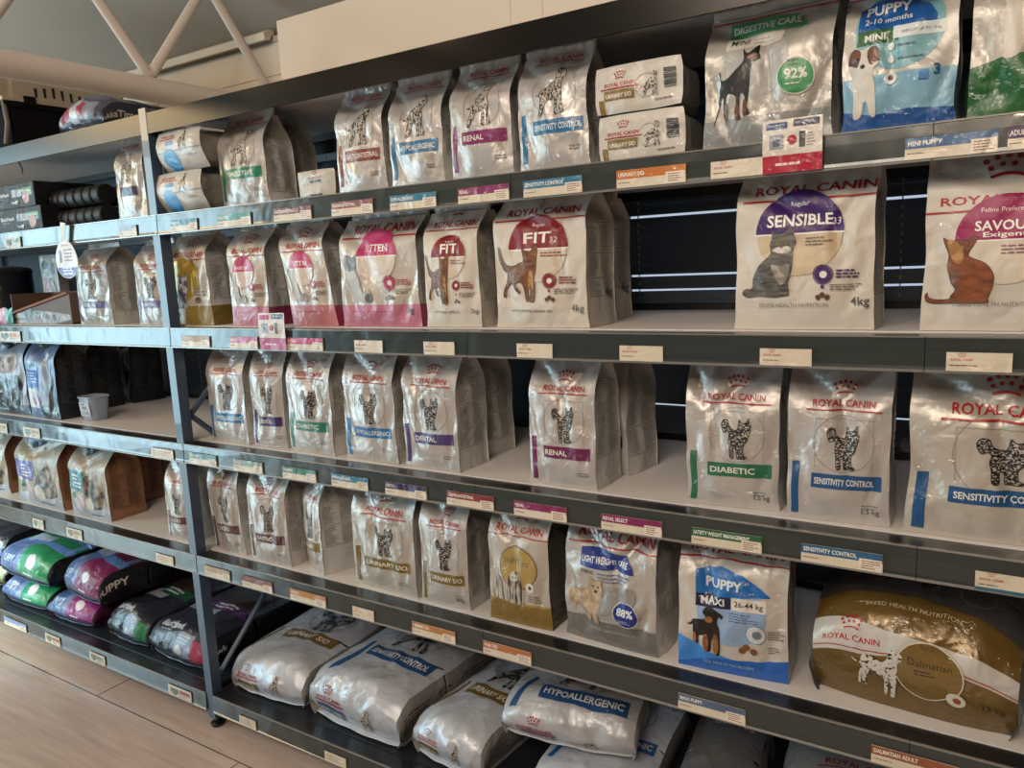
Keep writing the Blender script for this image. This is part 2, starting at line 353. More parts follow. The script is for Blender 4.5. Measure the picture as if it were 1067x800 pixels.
def animal(p, kind, a, b, w, h, **k):
    m = {'cat_sketch': M_SKETCH_CAT, 'dog_sketch': M_SKETCH_DOG}.get(kind)
    if m:
        p.shape(SHAPES[kind], a, b, w, h, m()); q = smooth_pts(SHAPES[kind], 3); p.line([(a + x * w, b + y * h) for x, y in q + q[:1]], .007, ink('#26211d'))
def vet(p, txt, col, kind='cat', tcol='#d8d3c8', stripe=True, tw=None, wt=None):
    """veterinary diet artwork: logo, drawn animal in circle and square, coloured band"""
    gr = ink('#8b857c')
    if stripe: p.rect(.045, .03, .12, .34, ink(col)); p.text('VETERINARY', .115, .38, .30 * p.H / p.W, ink('#b5afa5'), h=None, rot=math.pi / 2)
    p.ring(.56, .46, .30, .006, gr); p.line([(.28, .315), (.28, .6), (.84, .6), (.84, .315)], .005, gr)
    if kind == 'cat': animal(p, 'cat_sketch', .40, .315, .32, .25)
    else: animal(p, 'dog_sketch', .32, .315, .44, .29)
    p.rect(.25, .20, .93, .285, ink(col))
    n = len(txt); w = tw or min(.60, .052 * n + .06)
    p.text(txt, .28, .222, w, ink(tcol), bold=0.02, h=.038)
    logo(p, .55, .665, .60)
    p.fine(.74, .92, .085, .12, 2, ink('#77716a'), seed=n)
    if wt: p.text(wt, .74, .055, .17, ink('#5a554f'), bold=.01)
def dome(p, a, b, r, c, l1, l2, s1=.5, s2=.6, sup=None, back='#c9bba8'):
    p.ell(a, b, r * .97, ink(back), n=28); p.ell(a, b, r, ink(c), n=28, t0=0, t1=math.pi)
    rb = r * p.W / (p.H * p.k)
    p.line([(a - r * 1.02, b), (a + r * 1.02, b)], .012, ink('#e6dfd5'))
    if l1: p.text(l1, a - r * s1 / 2 - .0, b + rb * .62, r * s1, ink('#e4d6d2'), bold=.0)
    if l2: p.text(l2, a - r * s2 * .92, b + rb * .17, r * s2 * 2 * .92, ink('#eee9e2'), bold=.02, h=None if s2 > .6 else .075)
    if sup: p.text(sup, a + r * s2 * .9, b + rb * .17, r * .2, ink('#ddd0cc'))
def side_notes(p, c, a=.64, b=.28, seed=1):
    p.ell(a, b + .055, .062, ink(c)); p.ring(a, b + .055, .072, .006, ink(c)); p.ell(a + .005, b + .055, .026, ink('#e0d8cd'))
    p.fine(a + .09, .95, b + .03, b + .085, 3, ink(c), seed=seed, th=.45); p.ell(a, b - .015, .014, ink(c), n=8)
    p.fine(a + .05, .93, b - .04, b + .002, 3, ink('#57514b'), seed=seed + 1, th=.35)
    for q in ((-.03, -.075), (.0, -.06), (.035, -.075)): p.ell(a + q[0], b + q[1], .02, ink('#6e4a34'), n=8)
def art(p, d):
    k = d['art']
    if k in ('catvet', 'dogvet'): vet(p, d['txt'], d['col'], k[:3], wt=d.get('wt'), tw=d.get('tw'))
    elif k == 'fit':
        logo(p, .52, .80, .78, lw=1.0, cr=True, h=.05)
        dome(p, .50, .56, .32, '#8e1224', 'Regular', 'FIT', .42, .48, '32')
        p.shape(SHAPES['cat_stand'], .06, .19, .46, .40, fur('#5e3716', '#9a6630', scale=60, split=.5, stretch=(1, 1, 2.5), sharp=.2))
        p.shape([(0, 0), (.2, .6), (.5, 1), (.8, .6), (.7, 0), (.4, .2)], .39, .27, .09, .15, fur('#a8763e', '#c29862', scale=80), 2); outline(p, 'cat_stand', .06, .19, .46, .40, '#4a2c14', .005)
        for q in (.405, .455): p.ell(q, .515, .009, ink('#2c3a1c'), n=8)
        p.ell(.43, .485, .01, ink('#7a4a3a'), n=6)
        side_notes(p, '#8e1224'); p.fine(.55, .83, .50, .54, 2, ink('#9a4a4a'), seed=4)
        p.fine(.18, .74, .115, .14, 1, ink('#8f8373'), seed=5); p.text('4kg' if p.H > .3 else '2kg', .84, .10, .13, ink('#4e463e'))
    elif k == 'sens':
        logo(p, .56, .80, .86, lw=1.02, cr=True, h=.052)
        dome(p, .48, .565, .32, '#4b1d6e', 'Regular', 'SENSIBLE', .42, .80, '33', back='#cdbb9f')
        p.shape(SHAPES['cat_sit'], .06, .195, .46, .40, fur('#403c38', '#857d74', scale=55, split=.5, stretch=(.7, .7, 2.6), sharp=.2))
        p.shape([(0, .3), (.2, .7), (.5, .75), (.8, .8), (1, .4), (.75, 0), (.4, 0)], .29, .455, .14, .05, fur('#b8b3ad', '#d8d0c4', scale=90), 3)
        p.shape([(.0, 1), (.5, .9), (1, 1), (.9, .4), (.6, 0), (.3, .3)], .28, .27, .14, .12, fur('#8f887e', '#b3aba0', scale=60), 3)
        for q in (.325, .39): p.ell(q, .515, .012, ink('#9a8a3e'), n=8); p.ell(q, .515, .005, ink('#15120f'), n=6)
        p.ell(.358, .49, .009, ink('#8a5f55'), n=6)
        side_notes(p, '#4b1d6e', .66, .27); p.fine(.53, .72, .49, .545, 3, ink('#8a6f5c'), seed=4)
        p.text('FELINE HEALTH NUTRITION', .20, .14, .50, ink('#7d7264')); p.text('4kg', .85, .13, .12, ink('#3e3832'), bold=.01)
    elif k == 'savour':
        logo(p, .49, .665, .80, lw=1.0, cr=True, h=.045)
        dome(p, .50, .475, .31, '#a3125e', 'Feline Preference', None, 1.0, .5, back='#d0c2ae')
        p.text('SAVOUR', .31, .525, .36, ink('#eee9e2'), bold=.02); p.text('Exigent', .36, .485, .26, ink('#eee9e2'), bold=.015, h=.034)
        p.shape(SHAPES['cat_turn'], .02, .15, .42, .36, fur('#6d3d1e', '#a0623a', scale=45, split=.5, stretch=(1, 1, 2), sharp=.2)); outline(p, 'cat_turn', .02, .15, .42, .36, '#54301a', .005)
        p.shape([(0, 1), (.6, .95), (1, .5), (.8, 0), (.3, .2)], .145, .36, .10, .12, fur('#a87a4c', '#c39a68', scale=60), 3)
        for q in (.165, .235): p.ell(q, .445, .011, ink('#b09a3e'), n=8); p.ell(q, .445, .005, ink('#15120f'), n=6)
        side_notes(p, '#a3125e', .72, .25); p.fine(.47, .78, .40, .455, 3, ink('#a0627a'), seed=4)
        p.text('FELINE HEALTH NUTRITION', .20, .135, .50, ink('#7d7264'))
    elif k in ('kitten', 'babycat', 'kitdry'):
        pk = '#c9869a' if k != 'kitdry' else '#c88a90'
        p.rect(0, 0, 1, .19, ink(pk)); p.fine(.15, .7, .12, .14, 1, ink('#a85a78'), seed=2)
        logo(p, .55, .70 if k != 'kitten' else .80, .78, lw=1.0, cr=True)
        r = .28; cx = .47 if k != 'kitten' else .52; by = .52 if k != 'kitten' else .60
        dome(p, cx, by, r if k != 'kitten' else .26, '#c2447e', None, {'kitten': 'KITTEN', 'babycat': 'BABYCAT', 'kitdry': 'KITTEN'}[k], .4, .64, back='#d2c6ba')
        if k == 'kitten': p.shape(SHAPES['kitten'], .05, .21, .42, .42, fur('#8d857b', '#c9c1b7', scale=18, split=.45, sharp=.2)); p.shape([(.1, 0), (0, .6), (.1, 1), (.5, .8), (.9, 1), (1, .6), (.8, 0)], .11, .49, .16, .13, ink('#5c544c'), 2); p.ell(.42, .25, .045, ink('#5c544c'))
        else: p.shape(SHAPES['kitten'], .08, .22, .45, .30, fur('#8f877d', '#c9c1b7', scale=25, split=.45, sharp=.2)); p.line([(.12, .52), (.16, .44)], .03, ink('#5c544c'))
        side_notes(p, '#b34c6c', .68, .32)
        if k == 'kitten': p.text('4kg', .82, .10, .12, ink('#4e463e'))
    elif k == 'goldcat':
        p.rect(0, 0, 1, .20, ink('#a08a48')); logo(p, .55, .70, .75, lw=1.0)
        p.ell(.42, .48, .34, film('#a88b34', .3, .7, .3)); p.ring(.42, .48, .35, .012, ink('#c9b064'))
        p.shape(SHAPES['cat_sit'], .08, .17, .5, .36, fur('#5b5d66', '#b9bcc6', scale=60)); p.fine(.66, .9, .30, .42, 4, ink('#6b6558'), seed=3); p.ell(.72, .26, .05, ink('#6e5a34'))
    elif k == 'shih':
        p.rect(0, 0, 1, .17, film('#80642e', .35, .6)); p.rect(0, .165, 1, .18, ink('#b39b5c')); logo(p, .52, .70, .78, lw=1.02)
        p.ell(.52, .45, .30, film('#a58b4e', .35, .6)); p.ring(.52, .45, .31, .01, ink('#6e5426'))
        p.text('Shih Tzu', .28, .475, .42, ink('#5c5440'), bold=.0)
        p.shape(SHAPES['longhair'], .34, .17, .26, .25, fur('#4a3a30', '#cfc8bd', scale=40, split=.5, stretch=(3, 3, .6), sharp=.1)); p.ell(.47, .37, .05, ink('#c9c2b6')); p.ell(.445, .375, .012, ink('#15120f'), n=6); p.ell(.50, .375, .012, ink('#15120f'), n=6)
        p.shape(SHAPES['longhair'], .08, .17, .18, .20, fur('#77706a', '#cfc8bd', scale=40, split=.5, stretch=(3, 3, .6), sharp=.1))
        p.ell(.72, .315, .075, ink('#d5ccbe')); p.ell(.72, .315, .03, ink('#5a3a28')); p.fine(.68, .95, .20, .26, 3, ink('#4c463e'), seed=8)
    elif k == 'light':
        p.rect(0, 0, 1, .19, film('#6e6a66', .3, .6)); logo(p, .55, .80, .84, lw=1.04, cr=True)
        p.poly([(.2, .60), (.78, .60), (.76, .66), (.68, .72), (.5, .74), (.2, .735)], ink('#1b3d8f'))
        p.text('LIGHT WEIGHT CARE', .215, .635, .50, ink('#d8d8d8'), bold=.025, h=.045); p.text('MINI', .22, .55, .12, ink('#3a3632'))
        p.fine(.40, .75, .50, .58, 3, ink('#6f7ba0'), seed=2); p.fine(.45, .72, .36, .48, 6, ink('#8d8880'), seed=3, th=.3)
        p.shape([(.0, .0), (.5, .1), (1, .5), (1, 1), (.6, .95), (.2, .5)], .36, .25, .42, .24, film('#8d8a86', .3, .6), 3)
        p.shape(SHAPES['terrier'], .06, .17, .42, .36, fur('#a0876e', '#d0bda4', scale=70, split=.5, sharp=.2))
        for q in (.34, .40): p.ell(q, .455, .012, ink('#1c1612'), n=8)
        p.ell(.37, .415, .017, ink('#1c1612'), n=8)
        p.ell(.70, .29, .12, ink('#1b3d8f')); p.ring(.70, .29, .13, .008, ink('#d0ccc4')); p.text('88%', .615, .28, .17, ink('#dcdcdc'), bold=.03); p.fine(.62, .78, .22, .25, 2, ink('#d0ccc4'), seed=1)
        p.text('CANINE CARE NUTRITION', .28, .115, .50, ink('#b5b1ab'))
    elif k == 'maxi':
        p.poly([(0, 0), (1, 0), (1, .16), (.75, .13), (.5, .12), (.3, .15), (.1, .22), (0, .24)], ink('#2f6fb8')); p.poly([(0, .03), (.3, .1), (.5, .12), (.3, .15), (.1, .22), (0, .24)], ink('#4f94d6'))
        logo(p, .52, .84, .86, lw=1.04, cr=False, h=.06)
        p.poly([(.17, .50), (.17, .73), (.4, .76), (.6, .73), (.78, .65), (.86, .60), (.5, .57)], ink('#1c78b8')); p.ell(.5, .46, .32, ink('#9cb4d0')); p.rect(.17, .485, .5, .575, ink('#16204e')); p.rect(.5, .485, .82, .575, ink('#d6cfc4'))
        p.poly([(.17, .572), (.17, .73), (.4, .76), (.6, .73), (.78, .65), (.84, .60), (.5, .572)], ink('#1c78b8'))
        p.text('PUPPY', .26, .62, .34, ink('#dadada'), bold=.03); p.text('MAXI', .22, .505, .22, ink('#dadada'), bold=.03); p.text('26-44 kg', .53, .50, .26, ink('#2a2a2e'), bold=.01)
        p.fine(.48, .76, .40, .47, 4, ink('#50688c'), seed=3)
        p.shape(SHAPES['puppy'], .07, .13, .36, .36, fur('#14100e', '#2e221b', scale=50, split=.5)); 
        for a0, b0, w, h in ((.27, .15, .04, .14), (.36, .14, .045, .16), (.16, .2, .03, .08), (.30, .375, .06, .05)): p.ell(a0, b0 + h / 2, w / 1.6, fur('#8a5a34', '#a8784a', scale=60), rb=h / 2, n=12)
        p.ell(.72, .33, .085, ink('#c8ccd0')); p.ring(.72, .33, .09, .007, ink('#7d94b0')); p.ell(.73, .33, .04, ink('#6a7884'))
        for q in ((.60, .205), (.635, .23), (.70, .205)): p.ell(q[0], q[1], .033, ink('#8a5f38'), n=10)
        p.fine(.82, .98, .30, .37, 4, ink('#4c463e'), seed=4); p.fine(.82, .93, .20, .25, 3, ink('#4c463e'), seed=5)
        p.text('SIZE HEALTH NUTRITION', .25, .07, .45, ink('#a8c4e0'))
    elif k == 'minipup':
        p.rect(0, 0, 1, .34, ink('#8fb6c8')); p.poly([(0, .14), (.3, .10), (.6, .12), (1, .10), (1, 0), (0, 0)], ink('#1b5f9e'))
        p.ell(.5, .62, .40, ink('#86b4bc')); p.rect(.13, .53, .5, .62, ink('#2f6b3a')); p.poly([(.13, .62), (.13, .78), (.3, .82), (.55, .82), (.75, .74), (.82, .66), (.82, .62)], ink('#1b66a8')); p.rect(.45, .545, .9, .62, ink('#cfd6d4'))
        p.text('PUPPY', .19, .72, .40, ink('#e0ded8'), bold=.03); p.text('2-10 months', .19, .655, .42, ink('#e0ded8'), bold=.01, h=.04); p.text('MINI', .20, .55, .18, ink('#e0ded8'), bold=.03); p.text('WEIGHT UP TO 10 kg', .52, .565, .34, ink('#4e565a'))
        logo(p, .52, .89, .84, lw=1.02, cr=False)
        p.shape(SHAPES['jack'], .06, .10, .34, .42, fur('#b8ada0', '#dcd6cc', scale=20, split=.4, sharp=.2))
        p.shape([(0, .2), (.1, .8), (.5, 1), (.9, .7), (.7, 0), (.3, .1)], .06, .41, .13, .11, fur('#5e3420', '#7a4a2e', scale=60), 3); p.shape([(.1, .7), (.5, 1), (.9, .8), (1, .2), (.7, .1), (.3, 0)], .22, .41, .12, .11, fur('#5e3420', '#7a4a2e', scale=60), 3)
        p.ell(.195, .405, .022, ink('#1c1612'), n=8); p.ell(.15, .455, .012, ink('#15120f'), n=8); p.ell(.245, .455, .012, ink('#15120f'), n=8)
        for q in (.50, .42, .31): p.ell(.44, q, .035 if q > .35 else .06, ink('#c4ccc8')); 
        p.ell(.44, .31, .025, ink('#6a4630')); p.fine(.50, .72, .49, .51, 1, ink('#4e6a74'), seed=1); p.fine(.50, .72, .41, .43, 1, ink('#4e6a74'), seed=2)
        p.text('3', .80, .30, .05, ink('#2a6a9e'), bold=.02); p.rect(.68, .28, .76, .33, ink('#4f8fbe'))
    elif k == 'digmini':
        p.rect(0, 0, 1, .20, film('#8a8884', .3, .6)); p.ell(.42, .55, .27, film('#a8a5a0', .35, .5)); logo(p, .52, .93, .84, lw=1.02, cr=False)
        p.poly([(.17, .76), (.17, .87), (.5, .885), (.72, .85), (.80, .76)], ink('#4a9a68')); p.text('DIGESTIVE CARE', .20, .79, .54, ink('#dedcd4'), bold=.02, h=.05); p.rect(.17, .66, .62, .75, ink('#cfc8bd')); p.text('MINI', .21, .69, .14, ink('#2a2826'), bold=.01); p.fine(.38, .6, .68, .73, 2, ink('#a8a298'), seed=1)
        p.shape(SHAPES['pinscher'], .09, .17, .38, .50, fur('#0e0c0b', '#221a16', scale=60))
        for a0, b0, w, h in ((.185, .19, .02, .13), (.28, .18, .02, .12), (.345, .2, .018, .12), (.40, .575, .045, .035)): p.ell(a0, b0 + h / 2, w, ink('#7a4426'), rb=h / 2, n=10)
        p.ell(.74, .42, .13, ink('#4a9a68')); p.ring(.74, .42, .14, .01, ink('#c8c2b6')); p.text('92%', .655, .40, .17, ink('#d8d6ce'), bold=.03); p.fine(.66, .82, .36, .385, 1, ink('#d8d6ce'), seed=1); p.fine(.68, .80, .48, .53, 2, ink('#2a4a36'), seed=1)
    elif k == 'greenpup':
        p.poly([(0, 0), (1, 0), (1, .3), (.5, .36), (.2, .34), (0, .30)], ink('#1e6a34')); p.shape(SHAPES['jack'], .15, .34, .5, .5, fur('#b89c84', '#ddd6cc', scale=14, split=.42, sharp=.15)); logo(p, .52, .93, .8, cr=False)
        p.ell(.28, .70, .02, ink('#15120f'), n=8); p.ell(.42, .70, .02, ink('#15120f'), n=8); p.ell(.35, .64, .03, ink('#15120f'), n=8)
    elif k == 'dental':
        p.rect(.15, .27, .8, .38, ink(d['col'])); animal(p, 'dog_sketch', .25, .42, .45, .36); logo(p, .45, .84, .6, cr=False); p.fine(.6, .8, .2, .24, 2, ink('#6b655c'), seed=3)
    elif k == 'end':       # upright bag end with logo and a coloured block
        logo(p, d.get('lx', .30), .56, d.get('lw', .36), cr=True, lw=.44)
        p.rect(.12, .28, .47, .48, ink(d['col'])); p.text(d['txt'], .14, .32, .30, ink('#e0dcd2'), bold=.02, h=.09)
        p.rect(.05, .0, .11, .30, ink(d['col'])) if d.get('st', 1) else None
        p.shape(SHAPES['dog_sketch'], .54, .26, .22, .5, M_SKETCH_DOG()); p.ring(.60, .5, .12, .006, ink('#a09a90'))
        for i in range(9): p.rect(.80, .38 + i * .045, .93, .38 + i * .045 + (.03 if i % 3 else .018), ink('#2a2826'))
        p.fine(.70, .9, .14, .2, 1, ink('#5c564e'), seed=2)
    elif k == 'tiny':
        p.rect(.1, .50, .9, .52, ink('#a8a298')); logo(p, .5, .68, .36, cr=True, line=False); p.rect(.34, .55, .66, .64, ink('#2a2826')); p.rect(.33, .03, .68, .14, ink('#2a2826'))
    elif k == 'flap':
        p.shape(SHAPES['dog_sketch'], .52, .50, .22, .42, M_SKETCH_DOG()); p.rect(.25, .62, .42, .72, ink('#3f94c8')); p.ell(.30, .26, .16, ink('#4f9ed0')); logo(p, .3, .80, .3, cr=False); p.line([(0, .45), (1, .50)], .012, ink('#8f897f')); p.fine(.7, .9, .3, .36, 2, ink('#6b655c'), seed=2)
    # ---- black and craft brand of the left bay
    elif k == 'hawkcat':
        p.rect(0, 0, 1, 1, ink('#98a2b4')); p.poly([(0, 0), (1, 0), (1, .12), (0, .12)], ink('#23283a'))
        p.poly([(.2, 1), (.8, 1), (.8, .86), (.5, .76), (.2, .86)], ink('#0e0f12')); p.text('BlackHawk', .26, .9, .46, ink('#d8d8d8'), bold=.02)
        p.shape([(0, .4), (.1, .9), (.2, .7), (.8, .7), (.9, .9), (1, .4), (.8, 0), (.2, 0)], .15, .50, .7, .26, fur('#6c5446', '#c8b6a4', scale=30, sharp=.2), 3); p.ell(.38, .64, .045, ink('#14202c')); p.ell(.66, .64, .045, ink('#14202c')); p.ell(.52, .57, .03, ink('#3a2620'))
        p.shape([(0, 0), (0, 1), (.5, .9), (1, 1), (.9, 0)], .2, .10, .68, .36, film('#1a1c22', .3, .6)); p.text('BlackHawk', .04, .25, .4, ink('#d0d4dc'), bold=.02, rot=0); p.fine(.1, .5, .03, .08, 1, ink('#b8c0cc'), seed=2)
    elif k == 'hawkfish':
        p.rect(0, 0, 1, 1, ink('#7f94b8')); p.poly([(.1, 1), (.85, 1), (.85, .86), (.45, .74), (.1, .86)], ink('#0b0c10')); p.text('BlackHawk', .2, .9, .5, ink('#d8d8d8'), bold=.02)
        p.rect(.05, .36, .5, .66, ink('#1f5fc0')); p.rect(.05, .56, .5, .66, ink('#9cc4e4')); p.text('Original', .08, .58, .36, ink('#10264e'), bold=.01); p.fine(.08, .46, .40, .54, 4, ink('#c8dcf0'), seed=3)
        p.shape([(.0, 0), (.1, .5), (.3, .9), (.6, 1), (.9, .6), (1, 0)], .5, .0, .5, .62, film('#2a3040', .3, .6), 3); p.shape([(.1, 0), (.2, .6), (.6, 1), (.9, .7), (.7, 0)], .52, .18, .34, .6, fur('#6c7890', '#b8c4d8', scale=14, sharp=.25), 3)
        p.rect(.05, .12, .45, .34, ink('#c8ccd4')); p.ell(.3, .2, .08, ink('#b04c50')); p.text('4kg', .78, .04, .14, ink('#d8d8d8'), bold=.02)
    elif k == 'hawkdark':
        p.poly([(.1, 1), (.85, 1), (.85, .86), (.45, .74), (.1, .86)], ink('#0b0c10')); p.shape([(.1, 0), (.2, .6), (.6, 1), (.9, .7), (.7, 0)], .3, .18, .5, .55, fur('#17120f', '#4c3c32', scale=14, sharp=.25), 3); p.fine(.1, .4, .3, .5, 5, ink('#5c5a58'), seed=3)
    elif k == 'craft':
        c = d['col']; p.rect(0, 0, 1, 1, ink('#a49c8c')); p.rect(0, 0, 1, .14, ink('#a9acb4'))
        p.poly([(.12, 1), (.62, 1), (.62, .84), (.36, .76), (.12, .84)], ink('#121a2a')); p.line([(.2, .98), (.5, .82)], .05, ink('#8aa8c8')); p.line([(.5, .98), (.2, .84)], .05, ink('#8aa8c8'))
        p.rect(0, .34, .46, .60, ink(c)); p.fine(.06, .42, .38, .56, 4, ink('#e0e4ea'), seed=3, th=.5)
        p.shape([(.2, 0), (0, .6), (.1, .9), (.4, .8), (.7, 1), (.8, .7), (1, .1)], .44, .14, .5, .46, fur('#3c3430', '#a89a88', scale=40, split=.5, sharp=.12), 3); p.ell(.3, .2, .13, ink('#c8b8c0')); p.ell(.12, .27, .05, ink('#5c7a4e')); p.ell(.56, .19, .1, ink('#c9c3b8')); p.fine(.55, .85, .03, .08, 1, ink('#3c4450'), seed=2)
    # ---- lying sacks: b runs from the front foot up the end and over the top
    elif k == 'sack':
        c = ink(d['col']); e = d.get('e', .24); f = e / .24
        p.poly([(.13, e + .00), (.22, e + .03), (.22, e + .27), (.18, e + .27)], c) if d.get('sb') else p.poly([(.045, e + .02), (.11, e + .02), (.17, e + .24), (.13, e + .26)], c)
        if not d.get('nf'): logo(p, .27, .11 * f, .28, cr=True, lw=.34)
        if not d.get('nf'): p.rect(.12, .035 * f, .42, .085 * f, c); p.text(d['txt'], .14, .048 * f, .25, ink('#dad6cc'), bold=.02, h=.024 * f)
        if not d.get('nf'): p.shape(SHAPES['dog_sketch'], .62, .03 * f, .14, .11 * f, M_SKETCH_DOG())
        y = d.get('by', e + .16); p.rect(.27, y, .93, y + .085, c); n = len(d['txt']); p.text(d['txt'], .30, y + .024, min(.60, .045 * n + .05), ink('#dad6cc'), bold=.02, h=.038)
        p.ring(.56, y + .25, .27, .005, ink('#55524e')); p.shape(SHAPES['cat_sketch' if d.get('cat') else 'dog_sketch'], .34, y + .115, .46, .22, fur('#15130f', '#9c9890', scale=60, split=.52), 3)
        logo(p, .60, y + .42, .56, cr=True, c='#8e1a26')
        if d.get('vt'): p.text('VETERINARY', .10, e + .28, .30, ink('#3c3a36'), rot=math.pi / 2, h=.022)
    elif k == 'dalm':
        p.rect(0, 0, 1, .50, film('#6e5426', .3, .7, .25)); p.poly([(0, .22), (.25, .215), (.45, .235), (.6, .235), (.75, .215), (1, .195), (1, .29), (.7, .31), (.5, .31), (.25, .335), (0, .36)], ink('#bdb6ae'))
        logo(p, .21, .262, .30, cr=True, line=False); p.line([(0, .245), (.2, .235), (.42, .24)], .006, ink(RED)); p.line([(.76, .225), (1, .21)], .006, ink(RED))
        p.ell(.60, .20, .165, film('#7c6230', .3, .7, .25), n=28); p.ring(.60, .20, .165, .006, ink('#cfc6b4')); p.text('ADULT', .555, .285, .09, ink('#3c3018')); p.text('Dalmatian', .50, .225, .21, ink('#33280f')); p.fine(.53, .66, .19, .215, 2, ink('#2c220c'), seed=1)
        p.ell(.73, .115, .045, ink('#cfc6b4')); p.ell(.735, .115, .02, ink('#a05a3e')); p.text('12 kg', .85, .10, .10, ink('#2c220c'), bold=.01)
        p.shape(SHAPES['dalmatian'], .22, .055, .25, .20, fur('#16130f', '#d2ccc2', scale=150, split=.425, sharp=.02))
        p.text('BREED HEALTH NUTRITION', .27, .40, .46, ink('#c9bd9c')); p.poly([(0, .46), (.5, .475), (1, .42), (1, 1), (0, 1)], film('#3a3a3c', .35, .5))
        p.shape(SHAPES['dalmatian'], .25, .50, .4, .16, fur('#0f0e0d', '#6c6a68', scale=60, split=.5)); p.ring(.78, .54, .08, .006, ink('#6c6458'))
    elif k == 'puppysack':
        c = d['col']; p.rect(0, 0, .5, .30, ink('#7c8cb8')); p.rect(.5, 0, 1, .30, ink(c)); p.rect(0, 0, 1, .05, ink('#56607c'))
        p.rect(.10, .07, .42, .24, ink('#5c76a8')); p.text('PUPPY', .13, .12, .26, ink('#c8d4e8'), bold=.02, h=.05); p.ell(.72, .16, .07, ink('#d8d0dc')); p.fine(.6, .85, .06, .10, 1, ink('#e0dce4'), seed=1)
        p.rect(0, .30, 1, .36, ink('#6f9ad4')); p.rect(0, .36, 1, .44, ink(c)); p.rect(.1, .34, .6, .42, ink('#b0b8cc')); p.shape([(0, .3), (.2, .9), (.6, 1), (1, .7), (.9, .1), (.4, 0)], .08, .46, .85, .45, fur('#1c1614', '#5e4636', scale=9, sharp=.2), 3); p.line([(.95, .3), (.95, 1)], .05, ink('#7fa2d8'))
    elif k == 'hawksack':
        c = d['col']; p.text('BlackHawk', .16, .20, .42, ink('#d4d8e0'), bold=.03, h=.045); p.fine(.2, .5, .175, .19, 1, ink('#a4acb8'), seed=1)
        p.rect(.55, .07, .82, .19, ink('#7c86a0')); p.rect(.80, .05, .98, .17, ink(c)); p.ell(.62, .10, .05, ink('#c8ccd8')); p.fine(.58, .78, .13, .18, 3, ink('#b8c0d0'), seed=2)
        p.rect(.05, .38, .62, .48, ink('#98a0b0')); p.rect(.35, .44, .95, .54, ink(d.get('col2', c))); p.fine(.4, .9, .46, .52, 2, ink('#d0d4dc'), seed=3, th=.5)
        p.shape([(0, .3), (.2, .9), (.6, 1), (1, .7), (.9, .1), (.4, 0)], .1, .52, .8, .4, fur('#17110e', '#5e3c2a', scale=8, split=.55, sharp=.2), 3)
    elif k == 'pinksack':
        p.rect(.08, .06, .9, .18, ink('#8a8ca0')); p.rect(.15, .08, .7, .17, ink('#b0305c')); p.rect(.45, .05, .6, .2, ink('#b8b8c4'))
        p.rect(.05, .2, .95, .3, ink('#56586c')); p.rect(.5, .4, .98, .9, ink('#23224a'))

